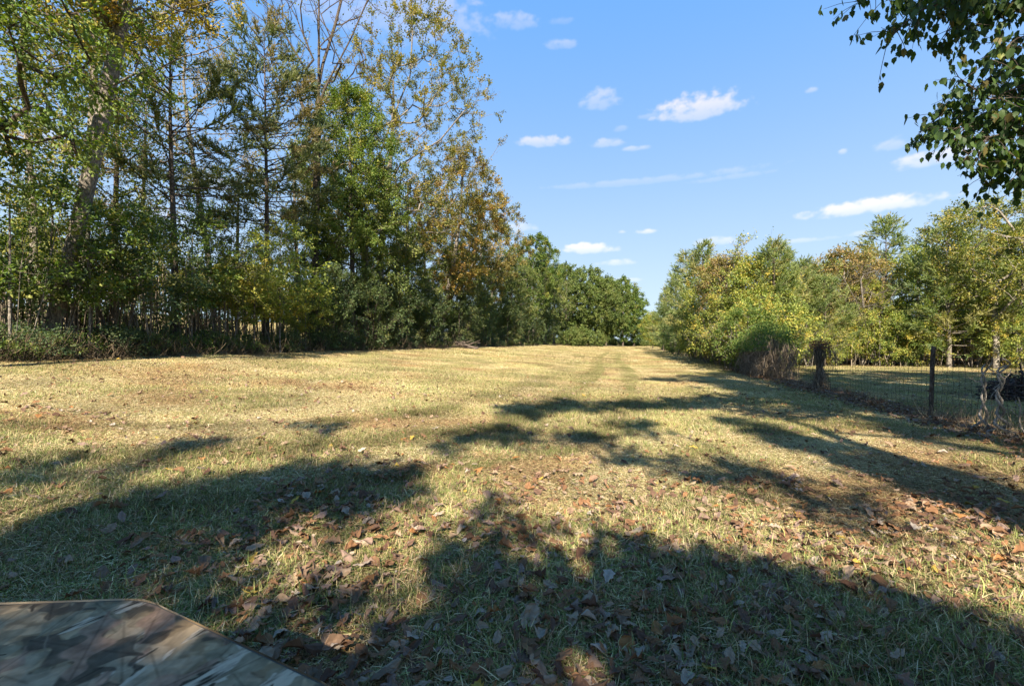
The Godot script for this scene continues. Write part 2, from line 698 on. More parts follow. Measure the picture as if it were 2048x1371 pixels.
func build_grass() -> void:
	var straw := [[0.27, Color(0.502, 0.413, 0.231)], [0.22, Color(0.396, 0.303, 0.159)], [0.18, Color(0.647, 0.546, 0.345)], [0.10, Color(0.216, 0.134, 0.072)], [0.23, Color(0.299, 0.308, 0.118)]]
	var green := [[0.26, Color(0.203, 0.239, 0.078)], [0.16, Color(0.311, 0.320, 0.118)], [0.08, Color(0.108, 0.152, 0.047)], [0.34, Color(0.490, 0.395, 0.227)], [0.16, Color(0.299, 0.198, 0.118)]]
	var rust := [[0.4, Color(0.347, 0.233, 0.125)], [0.3, Color(0.479, 0.367, 0.196)], [0.2, Color(0.216, 0.128, 0.072)], [0.1, Color(0.288, 0.280, 0.106)]]
	var lots := []
	var kinds := [straw, straw, green, green, rust, straw]
	for k in 6:       # near: every blade; middle; far: coarse tufts
		lots.append([blade_patch(100 + k, 0.26, 480, Vector2(0.018, 0.05) if k != 3 else Vector2(0.05, 0.12), 0.0042, 0.68 if k in [0, 1, 4] else 0.35, kinds[k]), [], []])
	for k in 6:
		lots.append([blade_patch(200 + k, 0.6, 1150, Vector2(0.025, 0.07) if k != 3 else Vector2(0.045, 0.13), 0.0075, 0.4, kinds[k], false), [], []])
	for k in 6:
		lots.append([blade_patch(300 + k, 1.5, 1400, Vector2(0.04, 0.10), 0.024, 0.3, kinds[k], false), [], []])
	rng.seed = 500
	var zones := [[0.0, 0.5, 9.5, 0.155], [1.0, 8.5, 31.0, 0.46], [2.0, 29.0, 175.0, 1.35]]
	for z in zones:
		var step: float = z[3]
		var d: float = z[1]
		while d < z[2]:
			var xl := -d * 1.16 - 2.0
			var xr := d * 1.16 + 2.0
			if d > 29.0:                     # beyond that only the field, the hill behind the trees and the far paddock edge show
				xr = minf(xr, 0.254 * d + 14.0)
				xl = maxf(xl, -80.0)
			var x := xl
			while x < xr:
				var px := x + rng.randf_range(-0.5, 0.5) * step
				var pd := d + rng.randf_range(-0.5, 0.5) * step
				x += step * (2.0 if d > 29.0 and x < 0.254 * d - 24.0 else 1.0)
				var b := bare_ground(px, pd)
				if rng.randf() < b:
					continue
				var nz := patchy.get_noise_2d(px, pd) + 0.6 * patchy.get_noise_2d(px * 0.22 + 40.0, pd * 0.22)
				var lush := nz * 1.35 - 0.03
				if pd < 7.0:
					lush += 0.34 * smoothstep(0.2, -1.4, px) * smoothstep(7.0, 3.0, pd)
					lush += 0.22 * smoothstep(1.2, 2.6, px) * smoothstep(4.0, 2.0, pd)
				lush += 0.15 * smoothstep(3.0, 6.0, px - 0.25 * pd)
				var tr := absf(track_gap(Vector2(px, pd)) - 0.0)
				var ontrack := tr < 0.26 or absf(tr - 1.5) < 0.2
				if ontrack:
					lush += 0.25
				var k := 0
				var roll := rng.randf_range(-0.3, 0.3)
				if lush + roll > 0.16:
					k = 2 if rng.randf() < 0.75 else 3
				elif patchy.get_noise_2d(px * 0.7 - 90.0, pd * 0.7) + roll * 0.6 + 0.22 * smoothstep(6.5, 3.0, pd) * smoothstep(-1.8, -0.5, px) > 0.15:
					k = 4
				else:
					k = [0, 1, 5][rng.randi() % 3]
				if z[0] == 0.0 and px > 0.9 and pd < 3.3 and rng.randf() < 0.3:
					k = 3
				var e := 0.2
				var nn := Vector3(gy(px - e, pd) - gy(px + e, pd), 2.0 * e, gy(px, pd + e) - gy(px, pd - e)).normalized()
				var bx := Vector3(1, 0, 0).cross(nn).normalized()
				var basis := Basis(nn.cross(bx) * -1.0, nn, bx).orthonormalized()
				basis = basis * Basis(UPV, rng.randf() * TAU)
				var sc := rng.randf_range(0.8, 1.2)
				var tallness := sc * (1.0 + 0.3 * nz) * (1.15 if ontrack else 1.0)
				basis = basis * Basis.from_scale(Vector3(sc, tallness, sc))
				var lot: Array = lots[int(z[0]) * 6 + k]
				lot[1].append(Transform3D(basis, Vector3(px, gy(px, pd), -pd)))
				var m := (1.0 + 0.5 * bump.get_noise_2d(px * 2.0 + 30.0, pd * 2.0) + 0.25 * patchy.get_noise_2d(px * 3.0, pd * 3.0)) * (0.6 if ontrack else 1.0)
				lot[2].append(Color(m * rng.randf_range(0.95, 1.05), m, m * rng.randf_range(0.9, 1.05)))
			d += step
	for k in TRACK.size() - 1:                         # ridges of longer grass the mower left
		var run: Vector2 = TRACK[k + 1] - TRACK[k]
		var n := int(run.length() / 0.11)
		for j in n * 2:
			var c: Vector2 = TRACK[k] + run * rng.randf() + run.orthogonal().normalized() * (rng.randf_range(-0.07, 0.07) + (1.5 if j % 2 else 0.0))
			if c.y < 2.6 or c.y > 62.0 or rng.randf() < 0.25:
				continue
			var lot: Array = lots[2 + rng.randi() % 2] if c.y < 16.0 else lots[8 + rng.randi() % 2]
			lot[1].append(Transform3D(Basis(UPV, rng.randf() * TAU) * Basis.from_scale(Vector3(0.6, rng.randf_range(0.7, 1.0), 0.6)), Vector3(c.x, gy(c.x, c.y), -c.y)))
			lot[2].append(Color(0.62, 0.66, 0.6) * rng.randf_range(0.8, 1.2))
	var o := Node3D.new()
	o.name = "grass"
	add_child(o)
	tag(o, "short mown grass, part dry straw and part green, over the field", "grass", "", "stuff")
	for lot in lots:
		if lot[1].is_empty():
			continue
		var mm := MultiMesh.new()
		mm.transform_format = MultiMesh.TRANSFORM_3D
		mm.use_colors = true
		mm.mesh = lot[0]
		mm.instance_count = lot[1].size()
		for k in lot[1].size():
			mm.set_instance_transform(k, lot[1][k])
			mm.set_instance_color(k, lot[2][k])
		var mi := MultiMeshInstance3D.new()
		mi.name = "turf"
		mi.multimesh = mm
		mi.material_override = grassmat
		mi.set_meta("kind", "stuff")
		o.add_child(mi, true)

# ---------- fallen leaves ----------
func fallen_leaf(kind: int, sd: int) -> ArrayMesh:
	rng.seed = sd
	var g := Geo.new()
	var rows := 7
	var curl := rng.randf_range(-0.8, 2.2)
	var bend := rng.randf_range(-0.9, 0.9)
	var twist := rng.randf_range(-0.5, 0.5)
	for k in rows + 1:
		var t := float(k) / rows
		var w := 0.0
		if kind == 0:          # long, toothed
			w = 0.20 * pow(sin(PI * pow(t, 0.8)), 0.8) * (1.0 + 0.12 * (k % 2))
		elif kind == 1:        # lobed
			w = 0.30 * pow(sin(PI * pow(t, 1.1)), 0.7) * (0.62 if k % 2 == 0 else 1.1)
		elif kind == 2:        # broad oval
			w = 0.31 * pow(sin(PI * pow(t, 0.75)), 0.75)
		else:                  # wide, with shoulders
			w = 0.42 * [0.0, 0.55, 0.98, 0.66, 0.8, 0.45, 0.25, 0.0][k]
		if k == 0:
			w = 0.012
		var a := bend * (t - 0.5)
		var spine := Vector3(0, 0.10 * sin(PI * t) * bend + 0.02, -(t - 0.5))
		for j in [-1.0, -0.5, 0.0, 0.5, 1.0]:
			var x: float = j * w
			var lift: float = curl * 0.55 * x * x / 0.3 + twist * x * (t - 0.5) + 0.05 * absf(j) * sin(k * 2.1 + j * 3.0)
			g.v.append(spine + Vector3(x * cos(curl * j * 0.4), lift + a * 0.02, rng.randf_range(-0.012, 0.012) * absf(j)))
			var m: float = (0.72 if j == 0.0 else 1.0) * rng.randf_range(0.86, 1.12)
			g.c.append(Color(m, m, m))
	for k in rows:
		for j in 4:
			var b := k * 5 + j
			g.i.append_array(PackedInt32Array([b, b + 5, b + 1, b + 1, b + 5, b + 6]))
	return g.mesh()

func litter_weight(x: float, d: float) -> float:
	var s := -0.969 * x + 0.246 * d
	var f := -s - 5.63
	var w := 0.0
	w = 1.0 * smoothstep(-2.4, -0.9, x + 0.12 * d) * smoothstep(5.9, 2.5, d)
	w = maxf(w, 0.16 * smoothstep(10.0, 3.0, d))
	w = maxf(w, 0.045 * smoothstep(20.0, 8.0, d))
	var cl := 0.85 + 1.1 * patchy.get_noise_2d(x * 2.2 + 13.0, d * 2.2)
	w *= clampf(cl, 0.22, 1.6)
	return w

func build_litter() -> void:
	var shapes := []
	for k in 16:
		shapes.append(fallen_leaf([0, 0, 1, 2, 0, 3, 2, 1][k % 8], 900 + k))
	var cols := [Color(0.190, 0.107, 0.059), Color(0.142, 0.086, 0.059), Color(0.237, 0.126, 0.063), Color(0.304, 0.219, 0.147), Color(0.342, 0.270, 0.202), Color(0.228, 0.158, 0.122), Color(0.104, 0.058, 0.039), Color(0.285, 0.140, 0.055), Color(0.380, 0.321, 0.260), Color(0.399, 0.279, 0.063), Color(0.180, 0.121, 0.080), Color(0.257, 0.167, 0.109)]
	var odds := [0.22, 0.15, 0.11, 0.13, 0.06, 0.11, 0.08, 0.03, 0.015, 0.012, 0.05, 0.033]
	var mats := []
	for c in cols:
		var m: StandardMaterial3D = drymat.duplicate()
		m.albedo_color = (c as Color).linear_to_srgb()
		mats.append(m)
	rng.seed = 4242
	var all := []
	var d := 0.9
	while d < 22.0:
		var x := -d * 1.14 - 0.6
		while x < d * 1.14 + 0.6:
			var px := x + rng.randf_range(-0.06, 0.06)
			var pd := d + rng.randf_range(-0.06, 0.06)
			x += 0.047
			if rng.randf() < litter_weight(px, pd) * 0.8:
				all.append([px, pd, 0.042])
		d += 0.047
	for k in 9500:                                    # the drift under the fence and on the floor of the woods
		var t := 3.5 + 24.0 * rng.randf()
		var p := along_fence(t, (rng.randf() + rng.randf() - 1.0) * 0.75 - 0.08)
		all.append([p.x, -p.z, 0.045])
	var ground: Node3D = get_node("ground")
	var rest := []
	for q in shapes.size() * cols.size():
		rest.append([])
	var near := []
	for q in all:
		var r := rng.randf()
		var ci := 0
		while ci < cols.size() - 1 and r > odds[ci]:
			r -= odds[ci]
			ci += 1
		var size := 0.03 + 0.095 * pow(rng.randf(), 1.5)
		var b := Basis(UPV, rng.randf() * TAU) * Basis.from_euler(Vector3(rng.randf_range(-0.55, 0.55), 0, (PI if rng.randf() < 0.5 else 0.0) + rng.randf_range(-0.5, 0.5))) * Basis.from_scale(Vector3.ONE * size)
		var tr := Transform3D(b, Vector3(q[0], gy(q[0], q[1]) + q[2] + rng.randf_range(-0.012, 0.02), -q[1]))
		near.append([size / q[1], rng.randi() % shapes.size(), ci, tr])
	near.sort_custom(func(p, q): return p[0] > q[0])
	var count := 0
	for q in near:
		var show: bool = absf(q[3].origin.x) < 1.12 * -q[3].origin.z and -q[3].origin.z > 1.95
		if show and count < 299:
			var l := part("leaf", shapes[q[1]], mats[q[2]], ground)
			l.transform = q[3]
			count += 1
		else:
			rest[q[1]].append(q)
	var heap := Node3D.new()
	heap.name = "fallen_leaves"
	heap.set_meta("kind", "stuff")
	ground.add_child(heap)
	for k in shapes.size():
		if rest[k].is_empty():
			continue
		var mm := MultiMesh.new()
		mm.transform_format = MultiMesh.TRANSFORM_3D
		mm.use_colors = true
		mm.mesh = shapes[k]
		mm.instance_count = rest[k].size()
		for j in rest[k].size():
			mm.set_instance_transform(j, rest[k][j][3])
			mm.set_instance_color(j, cols[rest[k][j][2]])
		var mi := MultiMeshInstance3D.new()
		mi.name = "leaf_litter"
		mi.multimesh = mm
		mi.material_override = drymat
		mi.set_meta("kind", "stuff")
		heap.add_child(mi, true)

# ---------- leaf colours ----------
const GREEN := [[0.45, Color(0.113, 0.181, 0.043)], [0.3, Color(0.181, 0.247, 0.055)], [0.15, Color(0.078, 0.124, 0.039)], [0.1, Color(0.361, 0.342, 0.086)]]
const BRIGHT := [[0.45, Color(0.160, 0.238, 0.060)], [0.25, Color(0.233, 0.288, 0.070)], [0.2, Color(0.095, 0.153, 0.044)], [0.1, Color(0.425, 0.373, 0.100)]]
const YELLOW := [[0.35, Color(0.470, 0.361, 0.078)], [0.25, Color(0.596, 0.423, 0.086)], [0.25, Color(0.267, 0.267, 0.071)], [0.15, Color(0.408, 0.235, 0.078)]]
const OCHRE := [[0.3, Color(0.454, 0.302, 0.084)], [0.3, Color(0.286, 0.252, 0.067)], [0.2, Color(0.168, 0.202, 0.054)], [0.2, Color(0.370, 0.218, 0.084)]]
const OLIVE := [[0.4, Color(0.202, 0.235, 0.059)], [0.25, Color(0.336, 0.319, 0.084)], [0.2, Color(0.126, 0.168, 0.047)], [0.15, Color(0.487, 0.370, 0.092)]]
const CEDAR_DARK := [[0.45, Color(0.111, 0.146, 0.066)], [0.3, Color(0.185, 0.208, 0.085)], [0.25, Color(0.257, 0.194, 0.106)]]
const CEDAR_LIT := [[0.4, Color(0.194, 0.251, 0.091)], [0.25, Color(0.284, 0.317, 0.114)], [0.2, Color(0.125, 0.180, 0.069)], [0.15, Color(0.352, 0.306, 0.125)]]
const BLUISH := [[0.5, Color(0.119, 0.178, 0.088)], [0.2, Color(0.075, 0.121, 0.061)], [0.2, Color(0.188, 0.230, 0.099)], [0.1, Color(0.275, 0.253, 0.088)]]
const LIME := [[0.4, Color(0.295, 0.354, 0.086)], [0.25, Color(0.444, 0.425, 0.096)], [0.25, Color(0.167, 0.239, 0.057)], [0.1, Color(0.610, 0.443, 0.096)]]

func left(u: float, off: float) -> Vector3:
	return at(u, left_depth(u, off))

func limb(base: Vector3, pts: Array) -> PackedVector3Array:   # a limb given by where it runs: direction across, direction up, and how far nearer than the trunk
	var out := PackedVector3Array()
	for q in pts:
		var d: float = -base.z - q[2]
		out.append(Vector3((q[0] - 1024.0) / F * d, EYE + (685.5 - q[1]) / F * d, -d) - base)
	return out

func build_left_trees() -> void:
	var p := left(-40, 13.5)
	plant("broadleaf_tree", broadleaf({"h": 14.5, "r": 3.5, "cb": 4.4, "tr": 0.2, "tips": 420, "k": 5, "lk": 13, "ll": 0.12, "lw": 0.58, "pal": BRIGHT, "lean": Vector2(0.2, 0.3), "off": Vector2(0.2, 0.4), "asc": 0.25, "droop": 0.5, "gap": -0.1, "wide": 0.42}, 1),
		p, 0, 1, bark_dark, "leafy green tree at the field's left end, boughs hanging across the leaning trunk")
	p = left(88, 16.0)
	var stems := [limb(p, [[205, 172, 0.0], [232, 168, 0.3], [268, 148, 0.6], [284, 95, 0.7], [300, 62, 0.7], [350, 25, 0.9], [440, -2, 1.1], [500, -30, 1.2]]),
		limb(p, [[268, 148, 0.6], [305, 143, 0.9], [365, 113, 1.0], [395, 108, 1.1], [440, 92, 1.2], [470, 65, 1.2]]),
		limb(p, [[212, 66, 0.0], [245, 25, 0.2], [265, -40, 0.3], [290, -120, 0.4]])]
	plant("broadleaf_tree", broadleaf({"h": 17.0, "r": 4.0, "cb": 9.0, "tr": 0.19, "tips": 260, "k": 5, "lk": 12, "ll": 0.12, "pal": YELLOW, "lean": Vector2(3.3, 0.0), "wob": 0.02, "stems": stems, "off": Vector2(-1.2, 0), "gap": 0.02, "wide": 0.5, "bare": 0.2}, 2),
		p, 0, 1, bark_grey, "tall leaning tree with thick grey trunk and yellow leaves at its top")
	p = left(160, 18.5)
	plant("broadleaf_tree", broadleaf({"h": 15.0, "r": 3.2, "cb": 5.0, "tr": 0.14, "tips": 260, "k": 4, "lk": 10, "ll": 0.11, "pal": OLIVE, "lean": Vector2(0.5, 0), "gap": 0.0, "bare": 0.15, "twiggy": true}, 3),
		p, 0, 1, bark_grey, "slim olive-leaved tree just behind the thick leaning trunk")
	p = left(350, 16.6)
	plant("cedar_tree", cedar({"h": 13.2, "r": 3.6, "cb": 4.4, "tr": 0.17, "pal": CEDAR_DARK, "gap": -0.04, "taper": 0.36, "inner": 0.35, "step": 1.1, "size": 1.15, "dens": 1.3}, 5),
		p, 0, 1, bark_dark, "tall open cedar with bare straight lower trunk and tiers of dark sprays")
	p = left(432, 19.5)
	plant("broadleaf_tree", broadleaf({"h": 15.5, "r": 3.0, "cb": 6.0, "tr": 0.13, "tips": 200, "k": 4, "lk": 8, "ll": 0.11, "pal": OCHRE, "lean": Vector2(-1.6, 0), "gap": 0.02, "bare": 0.3, "twiggy": true, "asc": 0.9}, 6),
		p, 0, 1, bark_grey, "thin half-bare tree leaning between the two dark cedars")
	p = left(528, 16.8)
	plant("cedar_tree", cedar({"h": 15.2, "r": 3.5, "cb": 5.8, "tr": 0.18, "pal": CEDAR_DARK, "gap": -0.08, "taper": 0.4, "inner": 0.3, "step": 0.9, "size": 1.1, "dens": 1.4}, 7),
		p, 0.7, 1, bark_dark, "dense brownish cedar with the darkest crown of the left row")
	p = left(630, 17.2)
	stems = [limb(p, [[634, 185, 0.0], [600, 120, 0.4], [560, 55, 0.6], [515, -20, 0.8], [495, -80, 0.8]]), limb(p, [[634, 190, 0.0], [645, 130, -0.4], [670, 50, -0.5], [690, -30, -0.6]]),
		limb(p, [[632, 220, 0.0], [655, 165, 0.3], [700, 80, 0.5], [735, 0, 0.7], [760, -60, 0.8]]), limb(p, [[628, 260, 0.0], [600, 200, -0.5], [585, 120, -0.8], [575, 20, -1.0]])]
	plant("bare_tree", broadleaf({"h": 25.0, "r": 4.4, "cb": 12.0, "tr": 0.19, "tips": 360, "k": 4, "lk": 2.6, "ll": 0.13, "pal": OLIVE, "lean": Vector2(0.2, 0), "stems": stems, "wob": 0.015, "gap": -0.2, "bare": 0.45, "twiggy": true, "asc": 1.5, "wide": 0.6, "twig": 0.012}, 8),
		p, 0, 1, bark_dark, "tall nearly bare tree with many upright limbs fanning into the sky")
	p = left(700, 15.9)
	plant("broadleaf_tree", broadleaf({"h": 15.2, "r": 3.5, "cb": 3.5, "tr": 0.15, "tips": 480, "k": 5, "lk": 17, "ll": 0.13, "pal": BRIGHT, "gap": -0.08, "wide": 0.5, "asc": 0.6}, 9),
		p, 0, 1, bark_dark, "rounded bright green tree in front of the fanning bare tree")
	p = left(757, 17.5)
	stems = [limb(p, [[758, 440, 0.0], [800, 400, 0.5], [850, 362, 0.8], [880, 355, 0.9], [960, 330, 1.4], [1000, 300, 1.8]]), limb(p, [[755, 400, 0.0], [800, 330, 0.4], [880, 280, 0.8], [930, 220, 1.2]]),
		limb(p, [[752, 330, 0.0], [780, 250, 0.2], [820, 150, 0.4], [825, 60, 0.4], [820, -20, 0.3]])]
	plant("broadleaf_tree", broadleaf({"h": 25.0, "r": 7.0, "cb": 6.0, "tr": 0.26, "tips": 760, "k": 5, "lk": 15, "ll": 0.14, "pal": [[0.4, Color(0.4, 0.31, 0.08)], [0.35, Color(0.24, 0.24, 0.065)], [0.25, Color(0.14, 0.17, 0.05)]], "lean": Vector2(1.0, 0), "off": Vector2(2.2, 0), "stems": stems, "gap": -0.05, "bare": 0.16, "twiggy": true, "asc": 0.8, "wide": 0.42, "twig": 0.012}, 10),
		p, 0, 1, bark_grey, "large spreading tree with thin yellow leaves and long limbs over the field")
	p = left(880, 16.6)
	plant("broadleaf_tree", broadleaf({"h": 18.0, "r": 5.0, "cb": 4.0, "tr": 0.22, "tips": 520, "k": 5, "lk": 16, "ll": 0.17, "pal": OCHRE, "lean": Vector2(2.0, 0), "gap": -0.02, "bare": 0.1, "asc": 0.5, "wide": 0.5, "twig": 0.012}, 11),
		p, 0, 1, bark_grey, "ochre and brown leaved tree beside the large spreading tree")
	p = left(958, 16.8)
	plant("broadleaf_tree", broadleaf({"h": 17.5, "r": 5.2, "cb": 3.0, "tr": 0.22, "tips": 480, "k": 5, "lk": 16, "ll": 0.2, "pal": [[0.4, Color(0.28, 0.22, 0.07)], [0.35, Color(0.13, 0.17, 0.045)], [0.25, Color(0.36, 0.26, 0.085)]], "gap": 0.0, "bare": 0.2, "twiggy": true, "off": Vector2(1.6, 0), "twig": 0.014}, 12),
		p, 0, 1, bark_grey, "brown and green tree with ragged top, beyond the ochre tree")
	p = left(1045, 17.5)
	plant("broadleaf_tree", broadleaf({"h": 18.5, "r": 5.6, "cb": 3.0, "tr": 0.25, "tips": 420, "k": 5, "lk": 16, "ll": 0.25, "pal": GREEN, "gap": -0.05, "off": Vector2(2.6, 0), "bare": 0.08, "twig": 0.016}, 13),
		p, 0, 1, bark_dark, "mid-green tree with thin outer twigs towards the field's far end")
	var mid := broadleaf({"h": 11.0, "r": 3.6, "cb": 1.2, "tr": 0.15, "tips": 330, "k": 5, "lk": 15, "ll": 0.155, "pal": [[0.4, Color(0.17, 0.22, 0.065)], [0.3, Color(0.25, 0.26, 0.08)], [0.3, Color(0.11, 0.16, 0.05)]], "gap": -0.06, "wide": 0.5, "asc": 0.6, "twiggy": true}, 14)
	var fill := [
		[590, 18.6, 0.72, 5.1, "light green broadleaf tree between the brownish cedar and the bare tree"], [728, 16.4, 1.05, 0.1, "light green broadleaf tree before the spreading tree's trunk"], [795, 16.3, 0.75, 0.6, "mid-height green tree in front of the spreading tree, left of the ochre tree"], [850, 17.8, 1.0, 1.5, "mid-height green tree just left of the ochre tree's trunk"], [925, 16.2, 0.95, 2.9, "mid-height green tree between the ochre tree and the ragged brown tree"],
		[985, 17.6, 1.15, 3.8, "mid-height green tree right of the ragged brown tree"], [1022, 16.4, 1.2, 4.9, "mid-height green tree left of the mid-green tree's trunk"], [1065, 16.6, 1.45, 0.3, "broad mid-height tree where the left row begins to close on the far gap"],
		[1092, 16.2, 1.6, 2.1, "large light green tree at the left row's far corner"], [1108, 18.5, 1.7, 5.5, "light green tree behind the left row's far corner"]]
	for q in fill:
		plant("broadleaf_tree", mid, left(q[0], q[1]), q[3], q[2], bark_grey, q[4], "tree", "mid-height trees filling the left row")
	# slim trunks and crowns of the second row
	var thin := broadleaf({"h": 14.0, "r": 2.7, "cb": 4.5, "tr": 0.11, "tips": 190, "k": 4, "lk": 9, "ll": 0.13, "pal": OLIVE, "gap": 0.0, "bare": 0.2, "twiggy": true, "asc": 0.9}, 20)
	var thin2 := broadleaf({"h": 13.0, "r": 2.9, "cb": 5.0, "tr": 0.12, "tips": 170, "k": 4, "lk": 8, "ll": 0.14, "pal": GREEN, "gap": 0.04, "bare": 0.15, "asc": 0.6}, 21)
	var row := [[45, 20.5, thin, 1.05, 1.9, "thin olive tree seen left of the leaning trunk's foot"],
		[235, 19.5, thin2, 0.85, 3.3, "thin green tree between the leaning trunk and the open cedar"], [292, 21.5, thin, 0.95, 4.1, "slender pale trunk close behind the open cedar"],
		[476, 21.0, thin2, 0.8, 5.0, "slender green tree midway between the two dark cedars, set back"], [590, 20.5, thin, 1.1, 2.5, "thin olive tree close behind the dense brownish cedar"],
		[672, 20.0, thin, 1.25, 0.9, "thin tree with dark trunk behind the rounded bright green tree"], [722, 21.0, thin2, 1.25, 1.4, "green tree behind the gap left of the spreading tree"],
		[815, 19.0, thin2, 1.3, 2.2, "green tree under the spreading tree's long limbs"], [905, 20.0, thin2, 1.45, 4.4, "green tree behind the ochre tree"],
		[1000, 18.5, thin2, 1.4, 5.6, "green tree between the ragged brown tree and the mid-green tree"], [1085, 17.0, thin2, 1.55, 0.2, "last green tree of the left row before the far corner"]]
	for q in row:
		plant("slender_tree", q[2], left(q[0], q[1]), q[4], q[3], bark_dark if q[2] == thin2 else bark_grey, q[5], "tree", "slim trees of the second row on the left")

func scatter(parent: Node3D, made: Array, where: Array, mat: Material) -> void:
	for k in 2:
		var mm := MultiMesh.new()
		mm.transform_format = MultiMesh.TRANSFORM_3D
		mm.mesh = made[k]
		mm.instance_count = where.size()
		for j in where.size():
			mm.set_instance_transform(j, where[j])
		var mi := MultiMeshInstance3D.new()
		mi.name = "stems" if k == 0 else "foliage"
		mi.multimesh = mm
		mi.material_override = mat if k == 0 else leafmat
		mi.set_meta("kind", "stuff")
		parent.add_child(mi, true)

func stuff(called: String, label: String, category: String) -> Node3D:
	var o := Node3D.new()
	o.name = numbered(called)
	add_child(o)
	tag(o, label, category, "", "stuff")
	return o

func stand(p: Vector3, size: float) -> Transform3D:
	return Transform3D(Basis(UPV, rng.randf() * TAU) * Basis.from_scale(Vector3(size, size * rng.randf_range(0.85, 1.15), size)), p)

func shrub(h: float, r: float, tips: int, o: Dictionary, sd: int) -> Array:
	rng.seed = sd * 31
	var stems := []
	for k in int(o.get("stems_n", 4)):
		var a := rng.randf() * TAU
		stems.append(path(Vector3(cos(a) * 0.12 * r, -0.05, sin(a) * 0.12 * r), Vector3(cos(a) * r * 0.55, h * rng.randf_range(0.6, 0.85), sin(a) * r * 0.55), 5, 0.12))
	var e := {"h": h, "r": r, "cb": o.get("cb", h * 0.15), "tr": 0.035, "tips": tips, "trunk": 0.8, "stems": stems, "seg": 0.4, "k": 3, "lk": 9, "ll": 0.09, "tl": 0.4, "asc": 0.7, "gap": -0.15, "wide": 0.5, "twig": 0.005}
	e.merge(o, true)
	e.stems = stems
	return broadleaf(e, sd)

